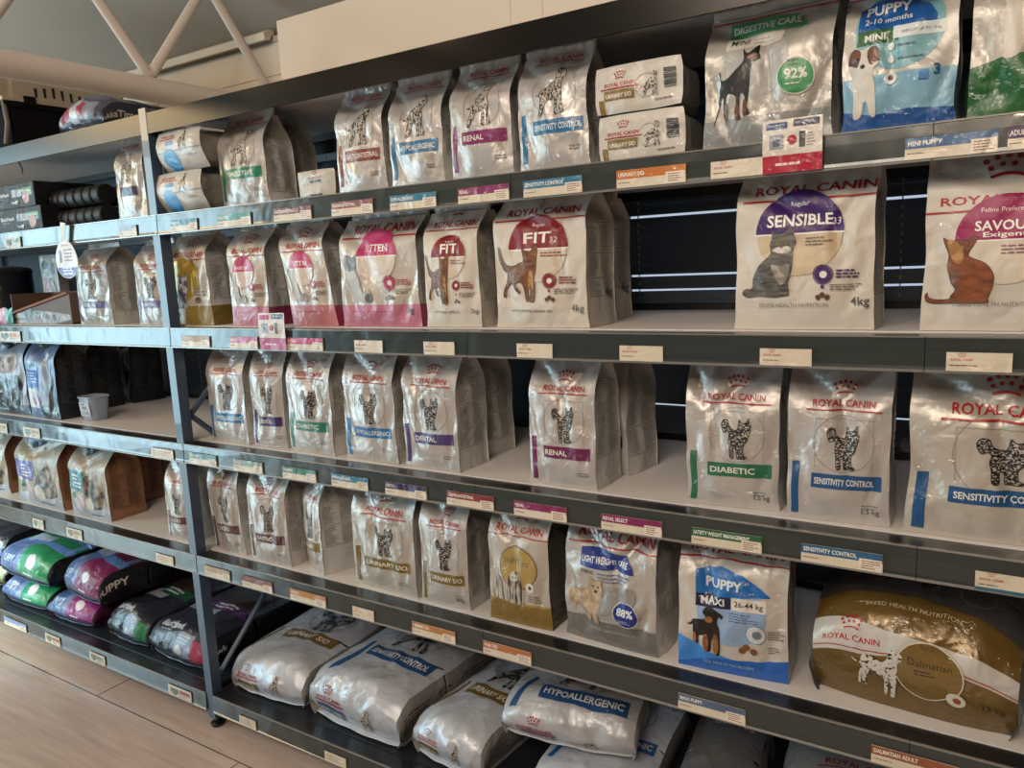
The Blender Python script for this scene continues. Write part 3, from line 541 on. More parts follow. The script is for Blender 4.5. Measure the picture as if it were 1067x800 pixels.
# ------------------------------------------------------------------ bag builders
def stand_bag(d):
    """gusseted stand-up bag; local origin at the middle of its base, front towards -y"""
    W, H, D = d['W'], d['H'], d['D']; sd = d['seed'] * 7.31; v0 = d.get('v0', .66); Hs = .022; Hb = H - Hs
    sh = d.get('shear', 0.0); amp = d.get('amp', 1.0) * (.55 + .45 * W / .2); col = d.get('film', '#bab3ad'); bulge = d.get('bulge', .012)
    rnd = random.Random(d['seed'])
    c1 = rnd.uniform(.25, .75); c2 = rnd.uniform(.62, .8); lean = d.get('lean', 0.0); slant = rnd.uniform(.2, .5)
    def dep(v): return max(.03, 1 - (1 - .03) * sst(v, v0, 1.08) ** 1.1)
    def crease(a, b):
        u = a / W; v = b / Hb
        q = .0
        for (x0, y0, x1, y1, s, k) in ((.0, .93, c1, c2, .045, .013), (1.0, .95, c1, c2, .045, .010), (c1, c2, c1 + .08, c2 - slant, .04, .009), (.0, .62, .22, .12, .04, .008), (.97, .5, .8, .08, .04, .006)):
            dx, dy = x1 - x0, y1 - y0; t = min(max(((u - x0) * dx + (v - y0) * dy) / (dx * dx + dy * dy), 0), 1)
            r = math.hypot(u - x0 - t * dx, v - y0 - t * dy); q += k * math.exp(-(r / s) ** 2) * math.sin(math.pi * (.15 + .7 * t))
        return q
    def front(a, b):
        u = 2 * a / W - 1; v = b / Hb
        fade = min(1, v * 6 + .15) * (1 - .5 * abs(u) ** 6)
        n1 = noise.noise(Vector((a * 9 + sd, b * 6, sd))); n2 = noise.noise(Vector((a * 17, b * 11 + sd, 3 + sd)))
        y = -D / 2 * dep(v) - bulge * (1 - u * u) * math.sin(math.pi * min(1, v * 1.12 + .08)) - amp * fade * (.006 * n1 + .0045 * (1 - abs(n2) * 2.4)) + amp * 1.1 * crease(a, b) * fade
        x = (a - W / 2) * (1 - .014 * math.sin(math.pi * min(1, v * 1.0)) + .02 * (1 - sst(v, 0, .10)))
        x += .0045 * noise.noise(Vector((u, b * 13, sd + 9))) * abs(u) + sh * b
        return Vector((x, y + lean * b, b))
    def back(a, b):      # a runs from +x to -x
        p = front(W - a, b); v = b / Hb; return Vector((p.x * 1.0, D / 2 * dep(v) + lean * b + .004, b))
    def fold(v):
        dd = dep(v) * D; return .75 * math.sqrt(max(0, (D / 2) ** 2 - (dd / 2) ** 2))
    def gus(side):
        def g(t, b):
            s = t / D; v = b / Hb
            f = front(W if side > 0 else 0, b); k = back(0 if side > 0 else W, b)
            if side < 0: f, k = k, f
            p = f.lerp(k, s); w = 1 - abs(2 * s - 1)
            inn = fold(v) * w - .007 * math.sin(math.pi * s) * (1 - sst(v, .1, .6)) + .003
            inn += .006 * noise.noise(Vector((t * 14, b * 9, sd + side)))
            p.x -= side * inn * (1 if 0.01 < s < .99 else .6); return p
        return g
    PAPER[0] = d['art'] in ('fit', 'sens', 'savour')
    root = empty(d.get('name', 'pet_food_bag'), d['loc'], d['rz'])
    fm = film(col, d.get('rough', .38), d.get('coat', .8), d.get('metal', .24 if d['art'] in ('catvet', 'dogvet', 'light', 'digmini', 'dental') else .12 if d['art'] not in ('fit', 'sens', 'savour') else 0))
    na = max(14, int(W / .009)); nb = max(20, int(Hb / .010))
    mb = MB(); gs = sheet(mb, front, W, Hb, na, nb, fm); p = Print(W, H, d.get('k', 1.0), d.get('off', 0.0)); art(p, d); p.emit(mb, gs, W, Hb)
    o = mb.obj('front_panel', root)
    gm = film(d.get('gfilm', '#b8b3ad'), .45, .4)
    for side, nm in ((1, 'side_gusset'), (-1, 'side_gusset')):
        mb = MB(); g = gus(side); gs = sheet(mb, g, D, Hb, 12, nb, gm)
        if side > 0 and W > .12:
            q = Print(D, H); gi = d.get('gink', '#827b72'); rs = random.Random(d['seed'] + 5)
            if d.get('gbot'): q.rect(0, 0, 1, d['gbot'][1], ink(d['gbot'][0]))
            b = .88
            while b > .28:
                hh = rs.uniform(.10, .2); q.fine(.10, .42, b - hh, b, int(hh / .013), ink(gi), seed=rs.randint(0, 99), th=.4); q.fine(.54, .9, b - hh, b, int(hh / .013), ink(gi), seed=rs.randint(0, 99), th=.4)
                q.line([(.08, b - hh - .012), (.92, b - hh - .012)], .012, ink(gi)); b -= hh + .025
            if d.get('gtxt'): q.text(d['gtxt'], .58, .18, .3, ink('#2e2b27'), bold=.02)
            q.emit(mb, gs, D, Hb)
        mb.obj(nm, root)
    mb = MB(); sheet(mb, back, W, Hb, 10, 16, gm); mb.obj('back_panel', root)
    mb = MB(); F = [front(W * i / 10, 0.0) for i in range(11)]; B = [back(W * i / 10, 0.0) for i in range(11)]
    loop = F + B; mb.add(loop, [tuple(range(len(loop)))[::-1]], gm); mb.obj('base_panel', root)
    mb = MB(); n = 24
    ms = film(d.get('sfilm', col), .35, .7); vs = []; fs = []; ns = []
    for r in range(5):
        z = Hb - .002 + (Hs + .002) * r / 4
        for i in range(n + 1):
            a = W * i / n; p0 = front(a, Hb - 1e-4); q0 = back(W - a, Hb - 1e-4); y = (p0.y + q0.y) / 2
            vs.append(Vector((p0.x + sh * (z - Hb), y + .0018 * math.sin(i * 1.9) * r / 4 - .0012 * (r % 2) + lean * (z - Hb) - .004 * math.sin(a / W * 3 + sd) * r / 4, z)))
    for r in range(4):
        for i in range(n): k = r * (n + 1) + i; fs.append((k, k + 1, k + n + 2, k + n + 1))
    PAPER[0] = False
    mb.add(vs, fs, ms)
    o = mb.obj('top_seal', root, smooth=True); s = o.modifiers.new('thick', 'SOLIDIFY'); s.thickness = .0018; s.offset = 0
    return root

def sack(d):
    """big sack lying flat, its bottom end towards -y"""
    W, L, T = d['W'], d['L'], d['H']; sd = d['seed'] * 5.7; fh = d.get('fh', .35) * T; R = d.get('Rc', .075); amp = d.get('amp', 1.0)
    sag = d.get('sag', .0); bk = d.get('backdrop', 0.0)
    pr = []
    for i in range(9): t = i / 8; pr.append((-L / 2 + .018 - .03 * math.sin(math.pi * .5 * t) + d.get('tilt', .0) * t, fh * t))
    y0 = pr[-1][0]
    for i in range(1, 15):
        th = math.pi / 2 * i / 14; pr.append((y0 + R * (1 - math.cos(th)), fh + (T - fh) * math.sin(th)))
    y1 = pr[-1][0]; n = 26
    for i in range(1, n + 1):
        t = i / n; y = y1 + (L / 2 - .06 - y1) * t; pr.append((y, T - bk * t - sag * math.sin(math.pi * t)))
    zt = pr[-1][1]
    for i in range(1, 9): th = math.pi / 2 * i / 8; pr.append((L / 2 - .06 + .06 * math.sin(th), zt * (.25 + .75 * math.cos(th))))
    acc = [0]
    for p, q in zip(pr[:-1], pr[1:]): acc.append(acc[-1] + math.hypot(q[0] - p[0], q[1] - p[1]))
    LT = acc[-1]
    def prof(s):
        s = min(max(s, 0), LT - 1e-6); lo = 0; hi = len(acc) - 1
        while hi - lo > 1:
            mi = (lo + hi) // 2
            if acc[mi] <= s: lo = mi
            else: hi = mi
        t = (s - acc[lo]) / (acc[hi] - acc[lo]); return pr[lo][0] + (pr[hi][0] - pr[lo][0]) * t, pr[lo][1] + (pr[hi][1] - pr[lo][1]) * t
    eg = d.get('edge', .19)
    def top(a, s):
        u = 2 * a / W - 1; y, z = prof(s); f = min(1, s / .05 + .1)
        n1 = noise.noise(Vector((a * 6 + sd, s * 5, sd))); n2 = noise.noise(Vector((a * 11, s * 8 + sd, 3 + sd))); n3 = noise.noise(Vector((a * 26, s * 9 + sd, 5 + sd)))
        endw = math.exp(-((s - fh * 1.4) / .07) ** 2)
        dz = amp * f * (.012 * n1 + .008 * (1 - abs(n2) * 2.2) + .006 * endw * (1 - abs(n3) * 2.2))
        z2 = z * (1 - eg * abs(u) ** 3.2) + dz * (1 - .6 * abs(u) ** 4)
        x = (a - W / 2) * (1 - .02 * math.cos(s * 9 + sd)); yy = y + .018 * abs(u) ** 3 * (1 if s < LT / 2 else -1)
        yy -= dz * .7 if s < fh + .04 else 0
        return Vector((x, yy, max(z2, .001)))
    def gus(side):
        def g(t, s):
            e = top(W if side > 0 else 0, s if side > 0 else LT - s); k = 1 - t / T
            ff = min(1, e.z / .06); return Vector((e.x + side * ff * (.012 * math.sin(math.pi * k) - .010 * (1 - k) + .004 * noise.noise(Vector((t * 20, s * 12, sd)))), e.y * (1 - .02 * (1 - k)), e.z * k + .0005))
        return g
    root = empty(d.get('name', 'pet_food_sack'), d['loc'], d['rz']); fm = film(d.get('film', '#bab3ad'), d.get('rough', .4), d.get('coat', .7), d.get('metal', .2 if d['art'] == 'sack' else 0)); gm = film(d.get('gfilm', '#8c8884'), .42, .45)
    mb = MB(); gs = sheet(mb, top, W, LT, max(20, int(W / .011)), int(LT / .012), fm); p = Print(W, LT, d.get('k', 1.0)); art(p, d); p.emit(mb, gs, W, LT, base=.001); mb.obj('printed_face', root)
    for side in (1, -1):
        mb = MB(); g = gus(side)
        if side > 0:
            # along the sack: length first so that the normal points outwards
            S = lambda s, t: g(T - t, s); gs = sheet(mb, S, LT, T, int(LT / .015), 8, gm)
            q = Print(LT, T); gi = d.get('gink', '#3d3a36')
            if d.get('gtxt'): q.text(d['gtxt'], d.get('ga', .16), .42, d.get('gw', .22), ink('#cfcac2'), bold=.02)
            else:
                for i in range(3): q.fine(.2 + .22 * i, .38 + .22 * i, .25, .75, 6, ink(gi), seed=i + d['seed'], th=.4)
            q.emit(mb, gs, LT, T)
        else:
            S = lambda s, t: g(T - t, s); sheet(mb, S, LT, T, int(LT / .02), 8, gm)
        mb.obj('side_gusset', root)
    mb = MB(); mb.box(-W / 2 * .96, W / 2 * .96, -L / 2 + .03, L / 2 - .03, .0, .004, gm); mb.obj('under_side', root)
    if d.get('fin', 1):
        mb = MB(); n = 26; vs = []; fs = []
        for r in range(4):
            for i in range(n + 1):
                a = W * .99 * (i / n - .5); vs.append((a, -L / 2 + .022 - .026 * r / 3 + .018 * abs(2 * i / n - 1) ** 3, .006 + .0015 * math.sin(i * .8 + sd) * r / 3 + .0012 * (r % 2)))
        for r in range(3):
            for i in range(n): k = r * (n + 1) + i; fs.append((k, k + 1, k + n + 2, k + n + 1))
        mb.add(vs, fs, film(d.get('ffilm', d.get('film', '#bab3ad')), .35, .7)); o = mb.obj('end_seal', root, smooth=True); s = o.modifiers.new('thick', 'SOLIDIFY'); s.thickness = .0016
    return root

def brick(d):
    """small bag lying on its back so that its flat square base faces the shopper"""
    W, H, L = d['W'], d['H'], d['D']; sd = d['seed'] * 3.3; tilt = d.get('tilt', 0.0)
    def face(a, b):
        u = 2 * a / W - 1; v = 2 * b / H - 1; k = .10
        r = max(abs(u), abs(v)); 
        x = u * math.sqrt(max(0, 1 - k * v * v)) / math.sqrt(1 - k * .3); z = v * math.sqrt(max(0, 1 - k * u * u)) / math.sqrt(1 - k * .3)
        y = -L / 2 + .004 * noise.noise(Vector((a * 20, b * 20, sd))) + .004 * r ** 6 - tilt * math.sin(math.pi * (v + 1) / 2) - .5 * tilt * (v)
        return Vector((min(max(x, -1), 1) * W / 2, y, H / 2 + min(max(z, -1), 1) * H / 2))
    root = empty(d.get('name', 'pet_food_bag'), d['loc'], d['rz']); mb = MB(); fm = film(d.get('film', '#c4beb4'), .42, .5)
    gs = sheet(mb, face, W, H, 26, 16, fm); p = Print(W, H); art(p, d); p.emit(mb, gs, W, H); mb.obj('base_panel', root)
    gm = film(d.get('gfilm', '#8a857d'), .3, .7, .1); mb = MB(); n = 36; rings = []
    for j in range(15):
        t = j / 14; s = 1 - .06 * math.sin(math.pi * min(1, t * 5)) if t < .2 else 1.0 - .35 * sst(t, .55, 1.0)
        pu = .945 if t > 0 else 1.0; ring = []
        for i in range(n):
            th = 2 * math.pi * i / n; c, q = math.cos(th), math.sin(th); e = .45
            x = math.copysign(abs(c) ** e, c); z = math.copysign(abs(q) ** e, q)
            x = math.copysign(min(abs(x), 1), c); nn = noise.noise(Vector((x * 3, t * 7, z * 3 + sd)))
            y = -L / 2 + .003 + L * t
            if t == 0:
                fz = H / 2 + z * H / 2 * .985; v = 2 * fz / H - 1; y = -L / 2 + .006 - tilt * math.sin(math.pi * (v + 1) / 2) - .5 * tilt * v
            ring.append(Vector((x * W / 2 * s * pu * (1 + .05 * nn), y, max(.0005, H / 2 + z * H / 2 * s * pu * (1 + .05 * nn) - (1 - s) * H * .45))))
        rings.append(ring)
    vs = [q for r in rings for q in r]; fs = []
    for j in range(14):
        for i in range(n): fs.append((j * n + i, (j + 1) * n + i, (j + 1) * n + (i + 1) % n, j * n + (i + 1) % n))
    fs.append(tuple(14 * n + i for i in range(n)))
    mb.add(vs, fs, gm); mb.obj('bag_body', root, smooth=True)
    return root

# ------------------------------------------------------------------ measured positions (metres)
BAGS = [
    {'build': 'brick', 'art': 'flap', 'loc': (-2.0644, 0.152, 1.7031), 'rz': 0.0, 'W': 0.2122, 'H': 0.115, 'D': 0.26, 'seed': 1, 'label': "lower of two stacked white bags lying at the top shelf's left end", 'tilt': 0.02, 'film': '#bdb7ae'},
    {'build': 'brick', 'art': 'flap', 'loc': (-2.0452, 0.152, 1.8211), 'rz': 0.0, 'W': 0.2051, 'H': 0.115, 'D': 0.26, 'seed': 2, 'label': "upper of two stacked white bags lying at the top shelf's left end", 'tilt': 0.02, 'film': '#bdb7ae'},
    {'build': 'stand', 'art': 'dogvet', 'loc': (-1.8349, 0.112, 1.7031), 'rz': 0.0, 'W': 0.199, 'H': 0.268, 'D': 0.1, 'seed': 3, 'label': 'upright silver bag with green band and blue glare, right of the stacked pair', 'txt': 'DIGESTIVE', 'col': '#2f8a68', 'k': 1.25, 'off': 0.03, 'shear': -0.05, 'tw': 0.5},
    {'build': 'stand', 'art': 'dogvet', 'loc': (-1.857, 0.24, 1.7031), 'rz': 0.0, 'W': 0.15, 'H': 0.268, 'D': 0.1, 'seed': 4, 'label': 'shaded green-banded bag set back behind a small white bag end', 'txt': 'GASTRO', 'col': '#2f8a68', 'k': 1.25, 'off': 0.03},
    {'build': 'brick', 'art': 'tiny', 'loc': (-1.5552, 0.162, 1.7031), 'rz': 0.0, 'W': 0.1371, 'H': 0.072, 'D': 0.2, 'seed': 5, 'label': 'small white bag lying on its back, only its square base showing, upper shelf', 'film': '#bdb5a9'},
    {'build': 'stand', 'art': 'dogvet', 'loc': (-1.3865, 0.112, 1.7031), 'rz': 0.0, 'W': 0.1631, 'H': 0.268, 'D': 0.1, 'seed': 6, 'label': 'silver bag with rusty brown band, left of the first blue-banded bag, upper shelf', 'txt': 'GASTROINTESTINAL', 'col': '#8e4632', 'k': 1.25, 'off': 0.03, 'shear': -0.03, 'tw': 0.62},
    {'build': 'stand', 'art': 'dogvet', 'loc': (-1.2073, 0.112, 1.7031), 'rz': 0.0, 'W': 0.164, 'H': 0.268, 'D': 0.1, 'seed': 7, 'label': 'silver dog food bag banded teal blue, between rusty brown and magenta bands', 'txt': 'HYPOALLERGENIC', 'col': '#2478a0', 'k': 1.25, 'off': 0.03, 'tw': 0.6},
    {'build': 'stand', 'art': 'dogvet', 'loc': (-1.0159, 0.112, 1.7031), 'rz': 0.0, 'W': 0.1678, 'H': 0.268, 'D': 0.1, 'seed': 8, 'label': 'silver dog food bag with magenta band on the upper shelf', 'txt': 'RENAL', 'col': '#8e1a6a', 'k': 1.25, 'off': 0.03, 'shear': -0.01},
    {'build': 'stand', 'art': 'dogvet', 'loc': (-0.8284, 0.117, 1.7031), 'rz': 0.0, 'W': 0.1719, 'H': 0.268, 'D': 0.11, 'seed': 9, 'label': 'silver dog food bag with light blue band beside two lying bag ends', 'txt': 'SENSITIVITY CONTROL', 'col': '#2478a0', 'k': 1.25, 'off': 0.03, 'tw': 0.62, 'shear': -0.02},
    {'build': 'brick', 'art': 'end', 'loc': (-0.6288, 0.162, 1.7031), 'rz': 0.0, 'W': 0.1871, 'H': 0.094, 'D': 0.2, 'seed': 10, 'label': 'lower of two white square bag ends with gold blocks on the upper shelf', 'txt': 'URINARY S/O', 'col': '#8f7530', 'film': '#c6beb2'},
    {'build': 'brick', 'art': 'end', 'loc': (-0.6336, 0.162, 1.8001), 'rz': 0.0, 'W': 0.1883, 'H': 0.094, 'D': 0.2, 'seed': 11, 'label': 'upper of two white square bag ends with gold blocks on the upper shelf', 'txt': 'URINARY S/O', 'col': '#8f7530', 'film': '#c6beb2'},
    {'build': 'stand', 'art': 'digmini', 'loc': (-0.3797, 0.122, 1.7031), 'rz': 0.0, 'W': 0.2327, 'H': 0.268, 'D': 0.12, 'seed': 12, 'label': 'large silver bag with black pinscher and green panel on the upper shelf', 'film': '#b2aca2', 'amp': 1.2},
    {'build': 'stand', 'art': 'minipup', 'loc': (-0.1604, 0.122, 1.7031), 'rz': 0.0, 'W': 0.1743, 'H': 0.268, 'D': 0.12, 'seed': 13, 'label': 'pale blue and white puppy food bag on the upper shelf', 'film': '#c2bcb2', 'gfilm': '#7d8a90'},
    {'build': 'stand', 'art': 'greenpup', 'loc': (0.0493, 0.122, 1.7031), 'rz': 0.0, 'W': 0.21, 'H': 0.268, 'D': 0.12, 'seed': 14, 'label': 'white bag with dark green base, cut by the right frame edge, upper shelf', 'film': '#b9b1a5', 'gfilm': '#2a5a34'},
    {'build': 'stand', 'art': 'goldcat', 'loc': (-2.1376, 0.122, 1.3593), 'rz': 0.0, 'W': 0.1913, 'H': 0.3, 'D': 0.12, 'seed': 15, 'label': 'slim bag with gold base and gold disc, first right of the shared upright', 'film': '#bdb3a4', 'gbot': ('#80692e', 0.2), 'shear': -0.02, 'v0': 0.76},
    {'build': 'stand', 'art': 'babycat', 'loc': (-1.8654, 0.122, 1.3593), 'rz': 0.0, 'W': 0.166, 'H': 0.3, 'D': 0.12, 'seed': 16, 'label': 'pink-based bag with cerise dome, between the gold bag and the leaning pink bag', 'film': '#c6bcb0', 'gbot': ('#8e3a5a', 0.18), 'v0': 0.76},
    {'build': 'stand', 'art': 'kitdry', 'loc': (-1.598, 0.122, 1.3593), 'rz': 0.0, 'W': 0.172, 'H': 0.305, 'D': 0.12, 'seed': 17, 'label': 'pink-based bag leaning to the left, second of three pink bags from the right', 'film': '#c8beb4', 'shear': -0.17, 'gbot': ('#a8405e', 0.18), 'v0': 0.76},
    {'build': 'stand', 'art': 'kitten', 'loc': (-1.3585, 0.122, 1.3593), 'rz': 0.0, 'W': 0.2642, 'H': 0.3, 'D': 0.12, 'seed': 18, 'label': 'wide pink-based bag with a white kitten picture', 'film': '#c6bdb2', 'gbot': ('#b4607a', 0.19), 'gtxt': '4kg', 'v0': 0.76},
    {'build': 'stand', 'art': 'fit', 'loc': (-1.123, 0.122, 1.3593), 'rz': 0.0, 'W': 0.164, 'H': 0.3, 'D': 0.12, 'seed': 19, 'label': 'smaller cream bag with dark red dome and orange cat', 'film': '#cdc3b6', 'gfilm': '#b8b0a4', 'gtxt': '2kg', 'v0': 0.76},
    {'build': 'stand', 'art': 'fit', 'loc': (-0.8762, 0.132, 1.3593), 'rz': 0.0, 'W': 0.2373, 'H': 0.314, 'D': 0.14, 'seed': 20, 'label': 'larger cream bag with dark red dome and walking orange cat', 'film': '#cdc3b6', 'gfilm': '#b8b0a4', 'gtxt': '4kg', 'v0': 0.8, 'amp': 0.8},
    {'build': 'stand', 'art': 'fit', 'loc': (-0.9263, 0.31, 1.3593), 'rz': 0.0, 'W': 0.26, 'H': 0.314, 'D': 0.15, 'seed': 21, 'label': 'cream bag tucked behind the larger red-domed cat food bag', 'film': '#cdc3b6', 'gfilm': '#b8b0a4', 'gtxt': '4kg', 'v0': 0.8},
    {'build': 'stand', 'art': 'sens', 'loc': (-0.3115, 0.132, 1.3593), 'rz': 0.0, 'W': 0.2471, 'H': 0.314, 'D': 0.14, 'seed': 22, 'label': 'cream bag with purple dome and grey sitting cat', 'film': '#cdc3b6', 'gfilm': '#b8b0a4', 'gtxt': '4kg', 'v0': 0.8, 'amp': 0.7},
    {'build': 'stand', 'art': 'savour', 'loc': (0.0071, 0.132, 1.3593), 'rz': 0.0, 'W': 0.238, 'H': 0.314, 'D': 0.14, 'seed': 23, 'label': 'cream bag with magenta dome and brown sitting cat at the right edge', 'film': '#cbc1b4', 'v0': 0.8, 'amp': 0.7},
    {'build': 'stand', 'art': 'catvet', 'loc': (-2.0229, 0.1161, 0.9906), 'rz': -0.046, 'W': 0.1823, 'H': 0.335, 'D': 0.1, 'seed': 24, 'label': 'silver cat food bag with blue band, leftmost in the middle row', 'txt': 'HYPOALLERGENIC', 'col': '#2c7cb0'},
    {'build': 'stand', 'art': 'catvet', 'loc': (-1.8433, 0.1185, 0.9906), 'rz': 0.1052, 'W': 0.1291, 'H': 0.335, 'D': 0.1, 'seed': 25, 'label': 'silver cat food bag with purple band, second from the upright in the middle row', 'txt': 'DENTAL', 'col': '#4c3a78'},
    {'build': 'stand', 'art': 'catvet', 'loc': (-1.6582, 0.1211, 0.9906), 'rz': -0.0447, 'W': 0.1852, 'H': 0.335, 'D': 0.11, 'seed': 26, 'label': 'silver cat food bag with green band, third in the middle row', 'txt': 'DIABETIC', 'col': '#3c8a78', 'shear': 0.0},
    {'build': 'stand', 'art': 'catvet', 'loc': (-1.4266, 0.1211, 0.9906), 'rz': -0.0436, 'W': 0.1913, 'H': 0.335, 'D': 0.11, 'seed': 27, 'label': 'silver cat food bag with wide blue band, fourth in the middle row', 'txt': 'HYPOALLERGENIC', 'col': '#2c7cb0', 'shear': -0.02},
    {'build': 'stand', 'art': 'catvet', 'loc': (-1.22, 0.126, 0.9906), 'rz': -0.0448, 'W': 0.1824, 'H': 0.335, 'D': 0.12, 'seed': 28, 'label': 'silver cat food bag with plain mauve band, fifth in the middle row', 'txt': 'DENTAL', 'col': '#5c4a80'},
    {'build': 'stand', 'art': 'catvet', 'loc': (-1.236, 0.293, 0.9906), 'rz': -0.205, 'W': 0.17, 'H': 0.335, 'D': 0.12, 'seed': 29, 'label': 'dull silver bag with mauve band hidden behind the fifth bag of the middle row', 'txt': 'DENTAL', 'col': '#5c4a80'},
    {'build': 'stand', 'art': 'catvet', 'loc': (-0.8347, 0.1245, 0.9906), 'rz': -0.0289, 'W': 0.1763, 'H': 0.335, 'D': 0.12, 'seed': 30, 'label': 'silver cat food bag with magenta band at the front of the middle shelf gap', 'txt': 'RENAL', 'col': '#7a1a58'},
    {'build': 'stand', 'art': 'catvet', 'loc': (-0.8134, 0.2778, 0.9906), 'rz': -0.2012, 'W': 0.19, 'H': 0.335, 'D': 0.12, 'seed': 31, 'label': 'silver bag with magenta band standing behind another magenta-banded cat bag', 'txt': 'RENAL', 'col': '#7a1a58'},
    {'build': 'stand', 'art': 'catvet', 'loc': (-0.4518, 0.1323, 0.9906), 'rz': 0.0831, 'W': 0.1877, 'H': 0.335, 'D': 0.12, 'seed': 32, 'label': 'silver green-banded cat food bag in the right half of the middle row', 'txt': 'DIABETIC', 'col': '#2f7a5a', 'wt': '1.5 kg'},
    {'build': 'stand', 'art': 'catvet', 'loc': (-0.247, 0.1312, 0.9906), 'rz': 0.0468, 'W': 0.1808, 'H': 0.335, 'D': 0.13, 'seed': 33, 'label': 'silver blue-banded cat food bag left of the one cut off at right edge', 'txt': 'SENSITIVITY CONTROL', 'col': '#235f8c', 'wt': '1.5 kg', 'tw': 0.58},
    {'build': 'stand', 'art': 'catvet', 'loc': (0.0061, 0.1344, 0.9906), 'rz': 0.0, 'W': 0.262, 'H': 0.335, 'D': 0.14, 'seed': 34, 'label': 'larger silver cat food bag with dark blue band, cut by the right frame edge', 'txt': 'SENSITIVITY CONTROL', 'col': '#1f5c8a', 'tw': 0.6, 'film': '#bab2a6'},
    {'build': 'stand', 'art': 'catvet', 'loc': (-2.3434, 0.1163, 0.6186), 'rz': 0.0673, 'W': 0.13, 'H': 0.3, 'D': 0.1, 'seed': 35, 'label': 'pale bag half hidden behind the shared upright on the fourth shelf', 'txt': 'GASTRO', 'col': '#6e4a44'},
    {'build': 'stand', 'art': 'catvet', 'loc': (-2.0813, 0.1162, 0.6186), 'rz': 0.0015, 'W': 0.1462, 'H': 0.335, 'D': 0.1, 'seed': 36, 'label': 'silver bag with faint brown band, first beside the upright, fourth shelf', 'txt': 'GASTRO', 'col': '#6e4a44', 'shear': -0.08},
    {'build': 'stand', 'art': 'catvet', 'loc': (-1.8847, 0.1172, 0.6186), 'rz': 0.0019, 'W': 0.1772, 'H': 0.335, 'D': 0.11, 'seed': 37, 'label': 'silver bag with wrinkled brown double band, second on the fourth shelf', 'txt': 'GASTRO', 'col': '#6e3a34'},
    {'build': 'stand', 'art': 'catvet', 'loc': (-1.6904, 0.1399, 0.6186), 'rz': -0.3607, 'W': 0.1235, 'H': 0.335, 'D': 0.12, 'seed': 38, 'label': 'silver bag turned so that its side gusset faces the aisle, fourth shelf', 'txt': 'URINARY', 'col': '#8f7a30'},
    {'build': 'stand', 'art': 'catvet', 'loc': (-1.4137, 0.1266, 0.6186), 'rz': -0.0396, 'W': 0.2344, 'H': 0.335, 'D': 0.12, 'seed': 39, 'label': 'wide silver bag with olive gold band and pinched top, fourth shelf', 'txt': 'URINARY S/O', 'col': '#84702c', 'film': '#b8b2aa'},
    {'build': 'stand', 'art': 'catvet', 'loc': (-1.2028, 0.123, 0.6186), 'rz': 0.0127, 'W': 0.1561, 'H': 0.335, 'D': 0.12, 'seed': 40, 'label': 'narrower silver bag with olive gold band left of the gold shih tzu bag', 'txt': 'URINARY S/O', 'col': '#84702c', 'wt': '400g'},
    {'build': 'stand', 'art': 'shih', 'loc': (-0.9717, 0.1235, 0.6186), 'rz': 0.0173, 'W': 0.1746, 'H': 0.335, 'D': 0.12, 'seed': 41, 'label': 'bag with gold base, gold disc and long-haired small dog', 'film': '#b9b0a4', 'gfilm': '#5f5c58', 'gbot': ('#4c3c1e', 0.16)},
    {'build': 'stand', 'art': 'light', 'loc': (-0.7243, 0.1388, 0.6186), 'rz': -0.0582, 'W': 0.2366, 'H': 0.335, 'D': 0.14, 'seed': 42, 'label': 'crinkled silver bag with dark blue panel and small tan terrier', 'film': '#b8b2aa', 'amp': 1.25, 'k': 0.92},
    {'build': 'stand', 'art': 'maxi', 'loc': (-0.4528, 0.1375, 0.6186), 'rz': 0.0942, 'W': 0.2284, 'H': 0.335, 'D': 0.13, 'seed': 43, 'label': 'white bag with blue wave base and black and tan puppy', 'film': '#c8c0b6', 'amp': 1.0, 'k': 0.92},
    {'build': 'sack', 'art': 'dalm', 'loc': (-0.0991, 0.2733, 0.6186), 'rz': -0.0664, 'W': 0.3544, 'H': 0.235, 'D': 0.4, 'seed': 44, 'label': 'large gold and grey bag lying down with a spotted white dog on its front', 'L': 0.4, 'name': 'pet_food_sack', 'film': '#6b5224', 'rough': 0.33, 'gfilm': '#4c4a4a', 'fh': 0.55, 'Rc': 0.16, 'edge': 0.22, 'amp': 0.8, 'fin': 0, 'k': 0.72},
    {'build': 'sack', 'art': 'sack', 'loc': (-1.9996, 0.3177, 0.1245), 'rz': 0.0489, 'W': 0.3274, 'H': 0.13, 'D': 0.5, 'seed': 45, 'label': 'white lying sack with olive band, nearest the shared upright on the bottom shelf', 'L': 0.5, 'txt': 'URINARY S/O', 'col': '#7c682c', 'cat': 1, 'film': '#bcc0c8'},
    {'build': 'sack', 'art': 'sack', 'loc': (-1.5842, 0.3201, 0.1245), 'rz': -0.0554, 'W': 0.3775, 'H': 0.165, 'D': 0.5, 'seed': 46, 'label': 'white lying sack with wide blue band on the bottom shelf', 'L': 0.5, 'txt': 'SENSITIVITY CONTROL', 'col': '#245a88', 'film': '#bcc0c8', 'fh': 0.5, 'sb': 1},
    {'build': 'sack', 'art': 'sack', 'loc': (-1.2259, 0.3202, 0.1245), 'rz': -0.0927, 'W': 0.2432, 'H': 0.13, 'D': 0.5, 'seed': 47, 'label': 'white lying sack with olive band beside the blue-banded pair, bottom shelf', 'L': 0.5, 'txt': 'URINARY S/O', 'col': '#7c682c', 'film': '#bcc0c8', 'fh': 0.5},
    {'build': 'sack', 'art': 'sack', 'loc': (-0.8405, 0.315, 0.1245), 'rz': 0.1096, 'W': 0.3013, 'H': 0.105, 'D': 0.48, 'seed': 48, 'label': 'white sack with blue stripe lying beneath another blue-banded sack', 'L': 0.48, 'txt': 'HYPOALLERGENIC', 'col': '#1f6294', 'film': '#bcc0c8', 'fh': 0.4},
